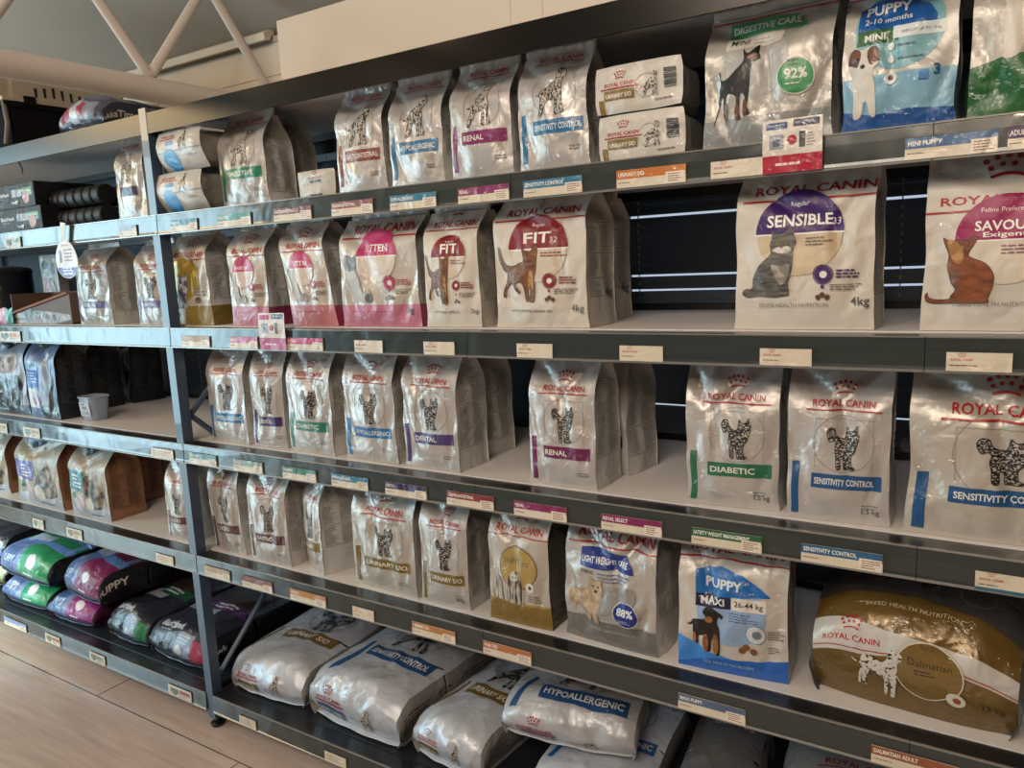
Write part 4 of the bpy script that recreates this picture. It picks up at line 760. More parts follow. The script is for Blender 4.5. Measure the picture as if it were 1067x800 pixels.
    {'build': 'sack', 'art': 'sack', 'loc': (-0.934, 0.358, 0.2515), 'rz': 0.1437, 'W': 0.3554, 'H': 0.115, 'D': 0.43, 'seed': 49, 'label': 'white sack with blue band lying on top of another sack, bottom shelf', 'L': 0.43, 'txt': 'HYPOALLERGENIC', 'col': '#1c5584', 'film': '#b6b6b8', 'fh': 0.4, 'e': 0.14, 'by': 0.215},
    {'build': 'sack', 'art': 'sack', 'loc': (-0.5316, 0.2996, 0.1245), 'rz': 0.127, 'W': 0.1806, 'H': 0.17, 'D': 0.46, 'seed': 50, 'label': 'dark grey sack lying just right of the stacked pair, bottom shelf', 'L': 0.46, 'txt': 'URINARY S/O', 'col': '#5c564c', 'film': '#6c6a68', 'fh': 0.4, 'nf': 1, 'by': 0.62, 'e': 0.1},
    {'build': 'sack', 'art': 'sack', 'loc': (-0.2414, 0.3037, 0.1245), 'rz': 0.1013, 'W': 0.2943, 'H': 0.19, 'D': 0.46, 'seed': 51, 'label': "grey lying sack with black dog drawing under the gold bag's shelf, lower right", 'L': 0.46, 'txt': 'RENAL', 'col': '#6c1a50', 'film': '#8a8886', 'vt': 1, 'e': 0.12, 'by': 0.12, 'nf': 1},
    {'build': 'stand', 'art': 'dental', 'loc': (-2.3919, 0.097, 1.7031), 'rz': 0.0, 'W': 0.155, 'H': 0.268, 'D': 0.07, 'seed': 52, 'label': 'slim silver bag with purple band left of the shared upright, top shelf', 'col': '#3c2a5c', 'film': '#b8b2ac'},
    {'build': 'stand', 'art': 'catvet', 'loc': (-2.6843, 0.122, 1.3593), 'rz': 0.0, 'W': 0.2056, 'H': 0.285, 'D': 0.12, 'seed': 53, 'label': 'silver bag with lilac band in front of the blind, left bay, beside the hanging sign', 'txt': 'DENTAL', 'col': '#76709c', 'film': '#b5afa8', 'v0': 0.76},
    {'build': 'stand', 'art': 'catvet', 'loc': (-2.3419, 0.112, 1.3593), 'rz': 0.0, 'W': 0.17, 'H': 0.28, 'D': 0.1, 'seed': 54, 'label': 'narrow silver bag with lilac band touching the left of the shared upright', 'txt': 'DENTAL', 'col': '#76709c', 'film': '#b5afa8', 'v0': 0.76},
    {'build': 'stand', 'art': 'hawkcat', 'loc': (-3.4028, 0.1275, 0.9906), 'rz': 0.0418, 'W': 0.2674, 'H': 0.345, 'D': 0.12, 'seed': 55, 'label': 'grey bag with a cat face and black panel at the left frame edge', 'film': '#9aa2b0', 'gfilm': '#101114', 'gink': '#4a4c50'},
    {'build': 'stand', 'art': 'hawkfish', 'loc': (-3.1273, 0.1272, 0.9906), 'rz': 0.0015, 'W': 0.2143, 'H': 0.34, 'D': 0.13, 'seed': 56, 'label': 'blue-fronted black pet food bag left of the small clear tub', 'film': '#9aa2b0', 'gfilm': '#101114', 'gink': '#4a4c50'},
    {'build': 'stand', 'art': 'hawkdark', 'loc': (-3.1992, 0.3, 0.9906), 'rz': 0.0, 'W': 0.2, 'H': 0.34, 'D': 0.13, 'seed': 57, 'label': 'black pet food bag directly behind the small clear tub', 'film': '#25211f', 'gfilm': '#0e0f11', 'gink': '#4a4c50'},
    {'build': 'stand', 'art': 'hawkdark', 'loc': (-3.1783, 0.486, 0.9906), 'rz': -0.1742, 'W': 0.2, 'H': 0.34, 'D': 0.13, 'seed': 58, 'label': 'black pet food bag at the back, left of the blue-lit blind', 'film': '#25211f', 'gfilm': '#0e0f11', 'gink': '#4a4c50'},
    {'build': 'stand', 'art': 'craft', 'loc': (-3.7037, 0.1384, 0.6186), 'rz': 0.1568, 'W': 0.2193, 'H': 0.285, 'D': 0.12, 'seed': 59, 'label': 'craft-brown sided bag cut by the left frame edge, fourth shelf', 'col': '#b0a040', 'film': '#b4b09c', 'gfilm': '#8f664a', 'gink': '#5c4030', 'gtxt': None},
    {'build': 'stand', 'art': 'craft', 'loc': (-3.2637, 0.1251, 0.6186), 'rz': -0.0177, 'W': 0.3483, 'H': 0.3, 'D': 0.12, 'seed': 60, 'label': 'brown-sided bag with lilac panel and hatched crest, left bay', 'col': '#6c62b0', 'film': '#a8a89c', 'gfilm': '#8f664a', 'gink': '#5c4030', 'gtxt': None},
    {'build': 'stand', 'art': 'craft', 'loc': (-2.8947, 0.1341, 0.6186), 'rz': 0.0169, 'W': 0.2467, 'H': 0.3, 'D': 0.14, 'seed': 61, 'label': 'brown-sided bag with turquoise panel at the front, left bay', 'col': '#2f8c98', 'film': '#a8a89c', 'gfilm': '#8f664a', 'gink': '#5c4030', 'gtxt': None},
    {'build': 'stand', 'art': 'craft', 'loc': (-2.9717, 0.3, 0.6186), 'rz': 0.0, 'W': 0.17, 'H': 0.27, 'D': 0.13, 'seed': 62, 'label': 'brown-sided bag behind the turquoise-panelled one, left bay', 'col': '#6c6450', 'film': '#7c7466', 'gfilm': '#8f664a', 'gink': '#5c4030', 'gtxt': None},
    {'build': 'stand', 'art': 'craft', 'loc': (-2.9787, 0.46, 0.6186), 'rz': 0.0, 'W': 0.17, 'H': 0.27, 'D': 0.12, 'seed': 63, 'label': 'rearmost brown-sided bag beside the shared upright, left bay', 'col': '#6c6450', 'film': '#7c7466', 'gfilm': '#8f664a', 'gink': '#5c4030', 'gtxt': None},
    {'build': 'sack', 'art': 'hawksack', 'loc': (-4.0846, 0.3186, 0.1245), 'rz': 0.132, 'W': 0.4646, 'H': 0.115, 'D': 0.46, 'seed': 64, 'label': 'dark sack lying at the far left end of the bottom shelf', 'L': 0.46, 'name': 'pet_food_sack', 'film': '#1c2030', 'gfilm': '#131316', 'ffilm': '#3c4456', 'amp': 1.1, 'col': '#8a8a50'},
    {'build': 'sack', 'art': 'puppysack', 'loc': (-3.5543, 0.2952, 0.1245), 'rz': 0.0296, 'W': 0.3578, 'H': 0.1, 'D': 0.46, 'seed': 65, 'label': 'lower of the two green and blue sacks lying on the bottom shelf', 'L': 0.46, 'name': 'pet_food_sack', 'film': '#5c7cae', 'gfilm': '#131316', 'ffilm': '#3c4456', 'amp': 1.1, 'col': '#1e9a6a'},
    {'build': 'sack', 'art': 'puppysack', 'loc': (-3.1902, 0.2982, 0.1245), 'rz': 0.0575, 'W': 0.2976, 'H': 0.1, 'D': 0.46, 'seed': 66, 'label': 'lower of the two purple sacks lying on the bottom shelf', 'L': 0.46, 'name': 'pet_food_sack', 'film': '#5c6c9e', 'gfilm': '#4a1438', 'ffilm': '#3c4456', 'amp': 1.1, 'col': '#9a2a86'},
    {'build': 'sack', 'art': 'puppysack', 'loc': (-3.5219, 0.3, 0.2465), 'rz': -0.0234, 'W': 0.4322, 'H': 0.13, 'D': 0.47, 'seed': 67, 'label': 'upper of the two green and blue sacks lying on the bottom shelf', 'L': 0.47, 'name': 'pet_food_sack', 'film': '#5c7cae', 'gfilm': '#131316', 'ffilm': '#3c4456', 'amp': 1.1, 'col': '#1e9a6a'},
    {'build': 'sack', 'art': 'hawksack', 'loc': (-4.0878, 0.3199, 0.2625), 'rz': 0.0918, 'W': 0.5644, 'H': 0.13, 'D': 0.47, 'seed': 68, 'label': 'dark sack with pale blue edge on top of the far left pile', 'L': 0.47, 'name': 'pet_food_sack', 'film': '#1c2030', 'gfilm': '#131316', 'ffilm': '#3c4456', 'amp': 1.1, 'col': '#6c8ac0'},
    {'build': 'sack', 'art': 'puppysack', 'loc': (-3.061, 0.3242, 0.2465), 'rz': -0.1042, 'W': 0.2992, 'H': 0.14, 'D': 0.5, 'seed': 69, 'label': 'upper of the two purple sacks, black side reading PUPPY', 'L': 0.5, 'name': 'pet_food_sack', 'film': '#5c6c9e', 'gfilm': '#1c181c', 'ffilm': '#3c4456', 'amp': 1.1, 'col': '#8a1a6a', 'gtxt': 'PUPPY', 'ga': 0.12, 'gw': 0.22},
    {'build': 'sack', 'art': 'hawksack', 'loc': (-2.7924, 0.3206, 0.1245), 'rz': -0.0175, 'W': 0.2573, 'H': 0.125, 'D': 0.48, 'seed': 70, 'label': 'black sack with green panel lying between the purple sacks and another black sack', 'L': 0.48, 'name': 'pet_food_sack', 'film': '#1c2030', 'gfilm': '#131316', 'ffilm': '#3c4456', 'amp': 1.1, 'col': '#2f8a5c', 'col2': '#1c6a40'},
    {'build': 'sack', 'art': 'hawksack', 'loc': (-2.4789, 0.327, 0.1245), 'rz': -0.0235, 'W': 0.3254, 'H': 0.125, 'D': 0.5, 'seed': 71, 'label': 'black sack with purple panel lying behind the foot of the shared upright', 'L': 0.5, 'name': 'pet_food_sack', 'film': '#1c2030', 'gfilm': '#131316', 'ffilm': '#3c4456', 'amp': 1.1, 'col': '#a83a5c', 'col2': '#5c2a6c', 'gtxt': 'BlackHawk', 'ga': 0.03, 'gw': 0.26},
    {'build': 'sack', 'art': 'pinksack', 'loc': (-2.6002, 0.24, 2.0001), 'rz': 0.0, 'W': 0.2554, 'H': 0.105, 'D': 0.4, 'seed': 72, 'label': 'small black and pink sack lying on top of the left bay', 'L': 0.4, 'name': 'pet_food_sack', 'film': '#4a4c5c', 'gfilm': '#17162c', 'col': '#b0305c', 'gtxt': 'TukkaTime', 'ga': 0.08, 'gw': 0.3, 'amp': 0.9},
]
TICKETS = [
    (-2.1007, -1.9731, 'A', 'band', '#3f8a9c', 'FERMENTA', 'teal-banded price ticket right beside the shared upright, upper rail'),
    (-1.8822, -1.7392, 'A', 'band', '#3f8a7c', 'DIGESTIVE', 'green-banded price ticket under the green-banded bag, upper rail'),
    (-1.6468, -1.5055, 'A', 'band', '#7a2a30', 'GASTROINTESTINAL', 'dark red price ticket beneath the small white bag end, upper rail'),
    (-1.4336, -1.2947, 'A', 'band', '#8e3a34', 'GASTROINTESTINAL', 'rust red price ticket under the rusty-banded bag, upper rail'),
    (-1.2397, -1.101, 'A', 'band', '#3a7c98', 'HYPOALLERGENIC', 'blue price ticket under the teal blue-banded dog food bag'),
    (-1.0384, -0.9028, 'A', 'band', '#8e2a68', 'RENAL', 'magenta price ticket under the magenta-banded dog food bag'),
    (-0.8664, -0.7269, 'A', 'band', '#3a7c98', 'SENSITIVITY CONTROL', 'blue price ticket left of the orange ticket, upper rail'),
    (-0.6504, -0.5086, 'A', 'band', '#c07a28', 'URINARY S/O', 'orange price ticket under the two square bag ends'),
    (-0.4608, -0.365, 'A', 'logo', None, '', 'plain white price ticket left of the red promotion card'),
    (-0.1396, -0.0113, 'A', 'band', '#5c7a9c', 'MINI PUPPY', 'grey-blue price ticket under the pale blue puppy bag'),
    (0.0011, 0.0845, 'A', 'band', '#5c3a6c', 'ADULT', 'purple price ticket cut by the right frame edge, upper rail'),
    (-2.108, -1.9743, 'B', 'band', '#b08a5c', '', 'beige price ticket under the gold-based bag'),
    (-1.8825, -1.7619, 'B', 'band', '#c05a88', 'BABYCAT', 'pink price ticket left of the pink promotion card'),
    (-1.6404, -1.5046, 'B', 'band', '#c0447c', 'KITTEN', 'pink price ticket right of the pink promotion card'),
    (-1.3911, -1.2967, 'B', 'logo', None, '', 'white price ticket under the wide pink kitten bag'),
    (-1.1653, -1.0736, 'B', 'logo', None, '', 'white price ticket under the smaller red-domed bag'),
    (-0.9014, -0.8109, 'B', 'logo', None, '', 'white price ticket under the larger red-domed bag'),
    (-0.653, -0.5597, 'B', 'logo', None, '', 'white price ticket under the empty space beside the red-domed bags'),
    (-0.37, -0.2786, 'B', 'logo', None, '', 'white price ticket under the purple-domed bag'),
    (-0.0681, 0.0236, 'B', 'logo', None, '', 'white price ticket under the magenta-domed bag'),
    (-2.1363, -2.0042, 'C', 'band', '#5c8a88', 'DIGESTIVE', 'teal price ticket nearest the shared upright, middle rail'),
    (-1.9233, -1.7947, 'C', 'band', '#7c8c84', 'DENTAL', 'grey-green price ticket under the purple-banded cat bag'),
    (-1.7092, -1.574, 'C', 'band', '#3c8068', 'DIABETIC', 'green price ticket under the third bag of the middle row'),
    (-1.5151, -1.382, 'C', 'band', '#3a7c98', 'HYPOALLERGENIC', 'blue price ticket under the fourth bag of the middle row'),
    (-1.322, -1.1861, 'C', 'band', '#3c2a5c', 'DENTAL', 'dark purple price ticket under the fifth bag of the middle row'),
    (-1.1232, -0.9847, 'C', 'band', '#8a3230', 'GASTROINTESTINAL', 'dark red price ticket left of the two magenta ones, middle rail'),
    (-0.9286, -0.7901, 'C', 'band', '#8e2a62', 'RENAL', 'magenta price ticket under the magenta-banded cat bag'),
    (-0.7054, -0.5675, 'C', 'band', '#8e2a62', 'RENAL SELECT', 'magenta price ticket reading select, left of the green ticket'),
    (-0.504, -0.3646, 'C', 'band', '#2f6a48', 'SATIETY WEIGHT MANAGEMENT', 'dark green price ticket above the blue-based puppy bag'),
    (-0.292, -0.1528, 'C', 'band', '#2f6a8c', 'SENSITIVITY CONTROL', 'blue price ticket above the lying gold bag'),
    (-0.0118, 0.0868, 'C', 'logo', '#2f7088', '', 'white price ticket with blue lower edge cut by the right frame edge'),
    (-2.1235, -2.0001, 'D', 'band', '#b09a7c', '', 'beige price ticket nearest the shared upright, fourth rail'),
    (-1.9407, -1.8053, 'D', 'band', '#8a5a4c', '', 'brown price ticket second from the upright, fourth rail'),
    (-1.7263, -1.5804, 'D', 'band', '#c08a50', 'URINARY', 'orange price ticket above the olive-banded lying sack'),
    (-1.4765, -1.3984, 'D', 'logo', None, '', 'small white price ticket between orange tickets, fourth rail'),
    (-1.264, -1.1233, 'D', 'band', '#b8844a', 'URINARY S/O', 'orange price ticket under the narrower olive-banded bag'),
    (-1.0381, -0.9001, 'D', 'band', '#b8784a', 'SHIH TZU', 'brownish orange price ticket under the gold shih tzu bag'),
    (-0.5369, -0.3951, 'D', 'band', '#5c7088', 'MAXI PUPPY', 'grey-blue price ticket under the blue-based puppy bag'),
    (-0.1622, -0.0195, 'D', 'band', '#9a6040', 'DALMATIAN ADULT', 'brown price ticket under the lying gold bag'),
    (-2.0304, -1.951, 'E', 'plain', None, '', 'small cream ticket by the upright foot, bottom rail'),
    (-1.6421, -1.5557, 'E', 'plain', None, '', 'small cream ticket under the wide blue-banded sack, bottom rail'),
    (-3.0943, -2.983, 'A', 'hawk', '#3c8a4c', '', 'small white and green ticket at the far left, upper rail'),
    (-2.3648, -2.2716, 'A', 'band', '#8a9cb0', '', 'pale ticket under the slim purple-banded bag, left bay'),
    (-3.2425, -3.0822, 'B', 'hawk', '#c07a50', '', 'small orange ticket at the left frame edge, second rail'),
    (-3.1666, -3.0452, 'C', 'hawk', '#a09a50', '', 'small yellow ticket under the blue-fronted black bag'),
    (-3.4183, -3.2935, 'C', 'hawk', '#b0a060', '', 'small yellow ticket cut by the left frame edge, third rail'),
    (-2.3393, -2.2205, 'C', 'plain', None, '', 'beige ticket just left of the shared upright, third rail'),
    (-3.1982, -3.1181, 'D', 'hawk', '#a8b8a0', '', 'small pale ticket under the lilac-panelled bag'),
    (-2.9508, -2.8447, 'D', 'hawk', '#a89a60', '', 'small yellow ticket under the turquoise-panelled bag'),
    (-2.3864, -2.2903, 'D', 'plain', None, '', 'pale ticket left of the shared upright, fourth rail'),
    (-3.5779, -3.3907, 'E', 'band', '#7c98c0', '', 'blue ticket at the far left of the bottom rail'),
    (-3.2368, -3.1264, 'E', 'hawk', '#b05a50', '', 'small red ticket on the bottom rail under the purple sacks'),
    (-2.9108, -2.8057, 'E', 'hawk', '#6c7058', '', 'small grey ticket on the bottom rail left of centre in the left bay'),
    (-2.4107, -2.2808, 'E', 'hawk', '#a05a54', '', 'small red and white ticket near the foot of the shared upright'),
]
CARDS = [{'k': 'promo', 'loc': (-0.3155, -0.014, 1.6426), 'rz': 0, 'w': 0.1001, 'h': 0.0902, 'rx': 0.0, 'label': 'red and white promotion card clipped to the upper rail before the pinscher bag'}, {'k': 'promo', 'pink': 1, 'loc': (-1.6908, -0.014, 1.299), 'rz': 0, 'w': 0.1052, 'h': 0.1023, 'rx': 0.0, 'label': 'pink and white promotion card clipped to the rail under the pink bags'}]
OVAL = {'loc': (-2.676, -0.02, 1.5227), 'w': 0.1355, 'h': 0.1289}
CARRIER = {'loc': (-3.0, 0.253, 2.0003), 'rz': 1.5707963267948966, 'w': 0.49, 'd': 0.34, 'h1': 0.156, 'h2': 0.13}
TRAYS = [{'loc': (-3.0935, 0.05, 1.7031), 'rz': 0, 'w': 0.3174, 'h': 0.088, 'l': 0.28, 'label': 'lower of two black trays with green label at the far left of the top shelf'}, {'loc': (-3.122, 0.055, 1.7918), 'rz': 0, 'w': 0.2974, 'h': 0.088, 'l': 0.28, 'label': 'upper of two black trays with green label at the far left of the top shelf'}]
TINS = [(-2.9531, 0.13, 1.7053, 'black tin lying on its side between the black trays and slim bag, lower row'), (-2.9006, 0.13, 1.7053, 'black tin lying on its side between the black trays and slim bag, lower row'), (-2.8481, 0.13, 1.7053, 'black tin lying on its side between the black trays and slim bag, lower row'), (-2.7956, 0.13, 1.7053, 'black tin lying on its side between the black trays and slim bag, lower row'), (-2.7431, 0.13, 1.7053, 'black tin lying on its side between the black trays and slim bag, lower row'), (-2.6906, 0.13, 1.7053, 'black tin lying on its side between the black trays and slim bag, lower row'), (-2.9531, 0.13, 1.7758, 'black tin lying on its side between the black trays and slim bag, upper row'), (-2.9006, 0.13, 1.7758, 'black tin lying on its side between the black trays and slim bag, upper row'), (-2.8481, 0.13, 1.7758, 'black tin lying on its side between the black trays and slim bag, upper row'), (-2.7956, 0.13, 1.7758, 'black tin lying on its side between the black trays and slim bag, upper row'), (-2.7431, 0.13, 1.7758, 'black tin lying on its side between the black trays and slim bag, upper row'), (-2.6906, 0.13, 1.7758, 'black tin lying on its side between the black trays and slim bag, upper row'), (-2.9531, 0.21, 1.7053, 'black tin lying on its side in the rear rank behind the front tins, lower row'), (-2.9006, 0.21, 1.7053, 'black tin lying on its side in the rear rank behind the front tins, lower row'), (-2.8481, 0.21, 1.7053, 'black tin lying on its side in the rear rank behind the front tins, lower row'), (-2.7956, 0.21, 1.7053, 'black tin lying on its side in the rear rank behind the front tins, lower row'), (-2.7431, 0.21, 1.7053, 'black tin lying on its side in the rear rank behind the front tins, lower row'), (-2.6906, 0.21, 1.7053, 'black tin lying on its side in the rear rank behind the front tins, lower row'), (-2.9531, 0.21, 1.7758, 'black tin lying on its side in the rear rank behind the front tins, upper row'), (-2.9006, 0.21, 1.7758, 'black tin lying on its side in the rear rank behind the front tins, upper row'), (-2.8481, 0.21, 1.7758, 'black tin lying on its side in the rear rank behind the front tins, upper row'), (-2.7956, 0.21, 1.7758, 'black tin lying on its side in the rear rank behind the front tins, upper row'), (-2.7431, 0.21, 1.7758, 'black tin lying on its side in the rear rank behind the front tins, upper row'), (-2.6906, 0.21, 1.7758, 'black tin lying on its side in the rear rank behind the front tins, upper row')]
DISPLAY = {'loc': (-3.0565, 0.06, 1.3593), 'rz': 0, 'w': 0.4312, 'h': 0.115, 'l': 0.16}
SLIM = {'loc': (-3.3073, 0.24, 1.3593), 'rz': 0, 'w': 0.1277, 'h': 0.265, 'l': 0.04}
POUCHES = [{'loc': (-3.3778, 0.05, 1.3593), 'rz': 0, 'w': 0.1485, 'h': 0.055, 'col': '#d07090', 'label': 'small pink treat pouch at the left frame edge'}, {'loc': (-3.275, 0.05, 1.3593), 'rz': 0, 'w': 0.0571, 'h': 0.055, 'col': '#4fb0ac', 'label': 'small turquoise treat pouch beside the pink pouch at far left'}]
JAR = {'loc': (-4.0977, 0.42, 1.3593), 'r': 0.13, 'h': 0.24}
TUB = {'loc': (-2.8952, 0.1282, 0.9906), 'r0': 0.042, 'r1': 0.052, 'h': 0.088}
HOOK = {'loc': (-3.0612, 0.045, 1.9753)}

# ------------------------------------------------------------------ the room
LEV = dict(T=1.9963, A=1.6993, B=1.3555, C=0.9868, D=0.6148, E=0.1207)
RH = 0.059; BD = 0.003       # front rail height, board surface above the beam
XP = -2.1715                 # right edge of the shared post
XR = 0.36; XL = -4.62
YB = 0.64                    # wall behind the shelves
def structure(o): o['kind'] = 'structure'; return o
# floor: wood-look boards
m, nt, p = base_mat('vinyl_floor'); g = nt.nodes.new('ShaderNodeNewGeometry'); bt = nt.nodes.new('ShaderNodeTexBrick'); mp = nt.nodes.new('ShaderNodeMapping')
mp.inputs['Location'].default_value = (0.35, 0.085, 0); nt.links.new(g.outputs['Position'], mp.inputs['Vector']); nt.links.new(mp.outputs[0], bt.inputs['Vector'])
bt.inputs['Scale'].default_value = 1.0; bt.inputs['Brick Width'].default_value = 1.6; bt.inputs['Row Height'].default_value = 0.46; bt.inputs['Mortar Size'].default_value = 0.0025
bt.inputs['Color1'].default_value = srgb('#c6b0a5'); bt.inputs['Color2'].default_value = srgb('#c0aa9f'); bt.inputs['Mortar'].default_value = srgb('#3a2c24')
n = nt.nodes.new('ShaderNodeTexNoise'); n.inputs['Scale'].default_value = 3; n.inputs['Detail'].default_value = 6; m2 = nt.nodes.new('ShaderNodeMapping'); m2.inputs['Scale'].default_value = (1, 14, 1)
nt.links.new(g.outputs['Position'], m2.inputs['Vector']); nt.links.new(m2.outputs[0], n.inputs['Vector']); mx = nt.nodes.new('ShaderNodeMix'); mx.data_type = 'RGBA'; mx.blend_type = 'MULTIPLY'; mx.inputs['Factor'].default_value = .45
nt.links.new(bt.outputs['Color'], mx.inputs['A']); nt.links.new(n.outputs['Color'], mx.inputs['B'])
r = nt.nodes.new('ShaderNodeHueSaturation'); r.inputs['Saturation'].default_value = .0; r.inputs['Value'].default_value = 1.7; nt.links.new(n.outputs['Color'], r.inputs['Color']); nt.links.new(r.outputs['Color'], mx.inputs['B'])
nt.links.new(mx.outputs['Result'], p.inputs['Base Color']); p.inputs['Roughness'].default_value = 0.24; p.inputs['Coat Weight'].default_value = .4; p.inputs['Coat Roughness'].default_value = .15
mb = MB(); mb.box(-7.0, 3.0, -5.5, 1.0, -0.05, 0, m); structure(mb.obj('floor'))
lw = plain('side_wall_paint', '#4a4641', .7)
mb = MB(); mb.box(-7.1, -7.0, -5.5, .74, 0, 5.2, lw); structure(mb.obj('wall_left'))
mb = MB(); mb.box(3.0, 3.1, -5.5, .74, 0, 5.2, lw); structure(mb.obj('wall_right'))
mb = MB(); mb.box(-7.1, 3.1, -5.6, -5.5, 0, 5.2, lw); structure(mb.obj('wall_front'))
# back wall: dark below, pale boards above; openings for two windows
wd = plain('dark_blue_wall', '#1d2733', .5); ww = plain('white_boards', '#c0b5a6', .55, bump=(30, .1, .002))
W2 = (-0.98, 0.5); W1 = (-3.9, -1.85); WZ = (0.30, 1.93)
mb = MB(); y0, y1 = YB + .02, YB + .10
mb.box(-7, W1[0], y0, y1, 0, 2.0, wd); mb.box(W1[1], W2[0], y0, y1, 0, 2.0, wd); mb.box(W2[1], 3, y0, y1, 0, 2.0, wd)
for a, b in (W1, W2): mb.box(a, b, y0, y1, 0, WZ[0], wd); mb.box(a, b, y0, y1, WZ[1], 2.0, wd)
structure(mb.obj('wall_back'))
mb = MB(); z = 2.0
while z < 2.36: mb.box(-7, 3, YB, YB + .10, z + .0015, min(z + .115, 2.37), ww, .0); z += .1165
mb.box(-7, 3, YB + .004, YB + .1, 2.0, 2.37, ww); structure(mb.obj('wall_upper'))
mb = MB(); mb.sweep([(YB, 2.37), (YB - .012, 2.37), (YB - .02, 2.352), (YB - .045, 2.348), (YB - .05, 2.372), (YB - .03, 2.385), (YB, 2.39)], -7, -2.3, ww); structure(mb.obj('trim_1'))
glass, nt, p = base_mat('window_glass'); p.inputs['Transmission Weight'].default_value = 1; p.inputs['Roughness'].default_value = 0; p.inputs['IOR'].default_value = 1.45
fr = plain('window_frame_dark', '#15181c', .4)
for i, (a, b) in enumerate((W1, W2)):
    mb = MB(); t = .035
    mb.box(a, b, y0, y1, WZ[0], WZ[0] + t, fr); mb.box(a, b, y0, y1, WZ[1] - t, WZ[1], fr); mb.box(a, a + t, y0, y1, WZ[0], WZ[1], fr); mb.box(b - t, b, y0, y1, WZ[0], WZ[1], fr)
    w = structure(mb.obj('window_%d' % (i + 1))); mb = MB(); mb.box(a + t, b - t, y0 + .045, y0 + .05, WZ[0] + t, WZ[1] - t, glass); mb.obj('window_pane', w)
# sloping ceiling and boxed bulkhead over the shelves
cm = plain('painted_ceiling', '#a8a29a', .7); mb = MB()
def cz(y): return 2.40 + .42 * (YB - y)
mb.sweep([(YB + .1, cz(YB + .1)), (-5.5, cz(-5.5)), (-5.5, cz(-5.5) + .05), (YB + .1, cz(YB + .1) + .05)], -7, 3, cm); structure(mb.obj('ceiling'))
bm_ = plain('white_panelling', '#d0c4b5', .42, bump=(6, .08, .01)); mb = MB(); xs = [-2.075, -1.16, -1.06, -.62, .02, .7]
for a, b in zip(xs[:-1], xs[1:]): mb.box(a + .0015, b - .0015, .45, YB, 1.98, 2.335, bm_, .0)
mb.box(-2.07, .69, .4515, YB - .001, 1.981, 2.334, bm_); structure(mb.obj('wall_bulkhead'))

# blinds
sl = plain('blind_slat', '#606c7a', .3, coat=.5); cord = plain('blind_cord', '#b9b4aa', .6)
def blind(a, b, ztop, zbot, open_at, label, cords, tilt=68):
    root = empty('venetian_blind', (0, 0, 0)); tag(root, label, 'blind'); mb = MB(); z = ztop - .03
    while z > zbot:
        w = .0125; t = math.radians(tilt); op = [o for o in open_at if abs(z - o) < .0102]
        zz = z + (.009 if op else 0)
        dy, dz = w * math.cos(t), w * math.sin(t); x = [a, b]
        pts = []
        for s in (-1, -.5, 0, .5, 1): pts.append((YB - .02 + dy * s, zz + dz * s + .0016 * (1 - s * s)))
        prof = pts + [(q[0], q[1] - .0006) for q in pts[::-1]]
        mb.sweep(prof, a, b, sl); z -= .0205
    mb.obj('slats', root, fixn=True); mb = MB(); mb.box(a, b, YB - .035, YB - .005, ztop - .025, ztop, sl); mb.obj('head_rail', root)
    mb = MB(); mb.box(a, b, YB - .03, YB - .01, zbot - .015, zbot, sl); mb.obj('bottom_rail', root)
    for c in cords:
        mb = MB(); z = ztop - .03; 
        while z > zbot: mb.box(c - .0015, c + .0015, YB - .0365, YB - .0345, z - .013, z - .003, cord); z -= .0205
        mb.box(c - .0004, c + .0004, YB - .0358, YB - .0350, zbot, ztop, plain('thin_cord', '#55524c', .7)); mb.obj('ladder_cord', root)
blind(W2[0] + .01, W2[1], 1.92, .36, (1.463, 1.42, 1.62, 1.10), 'dark venetian blind closed behind the right shelving bay, bright slits showing', (-.865, -.20, .38))
blind(W1[0], W1[1] - .01, 1.92, .36, (), 'dark venetian blind behind the shared upright and the left bay', (-2.05, -2.9))

# roof truss in front of the wall
tp = plain('truss_paint', '#c4b9af', .45); root = empty('roof_truss', (-2.3, 0, 2.1)); tag(root, 'pale painted tubular roof truss with zigzag web above the left bay', 'roof truss')
mb = MB(); mb.tube([(0, -4.5, .0), (0, YB, .0)], .038, tp, 20); mb.obj('bottom_chord', root, smooth=True)
mb = MB(); mb.tube([(0, -4.5, .42), (0, YB, .42)], .03, tp, 16); mb.obj('top_chord', root, smooth=True)
mb = MB(); pts = []
yv = .115; st = .25; hgt = .375
for i in range(6, -14, -1):
    yb = yv + i * st; lo = i % 2 == 0; z = .045 if lo else hgt
    if yb > YB: continue
    for k in (-2, -1, 0, 1, 2): pts.append((0, yb - k * .011, z + (.006 * k * k * (1 if lo else -1)) - (0 if lo else 0)))
mb.tube(pts, .0165, tp, 12); mb.obj('web_bar', root, smooth=True)

# ------------------------------------------------------------------ the shelving
beam_m = plain('dark_beam_paint', '#232325', .35, metal=.2, coat=.3, var=('#1c1c1e', 2.0, (1, 1, 30)))
low_m = plain('dark_board', '#1c2028', .4, coat=.2)
top_m = plain('satin_beam_steel', '#322f2c', .25, metal=.85, coat=.0, var=('#262422', 2.5, (1, 1, 60)))
clear_m = plain('ticket_strip_plastic', '#2e302f', .24, coat=.35, bump=(7, .25, .03), var=('#3d4340', 3, (1, 1, 40)))
clear_m.node_tree.nodes['Principled BSDF'].inputs['Metallic'].default_value = .1
clear_m.node_tree.nodes['Principled BSDF'].inputs['Coat IOR'].default_value = 1.55
lip_m = plain('strip_edge', '#8d8a84', .25, metal=.4)
post_m = plain('post_paint', '#3d4c60', .38, coat=.3); board_m = plain('shelf_board', '#d6cfca', .45)
foot_m = plain('foot_plastic', '#0d0e10', .35)
rack = empty('shelving_unit', (XP, .3, 0)); tag(rack, 'tall dark steel shelving unit with five shelves in two bays', 'shelving')
rack_c = Vector((XP, .3, 0))
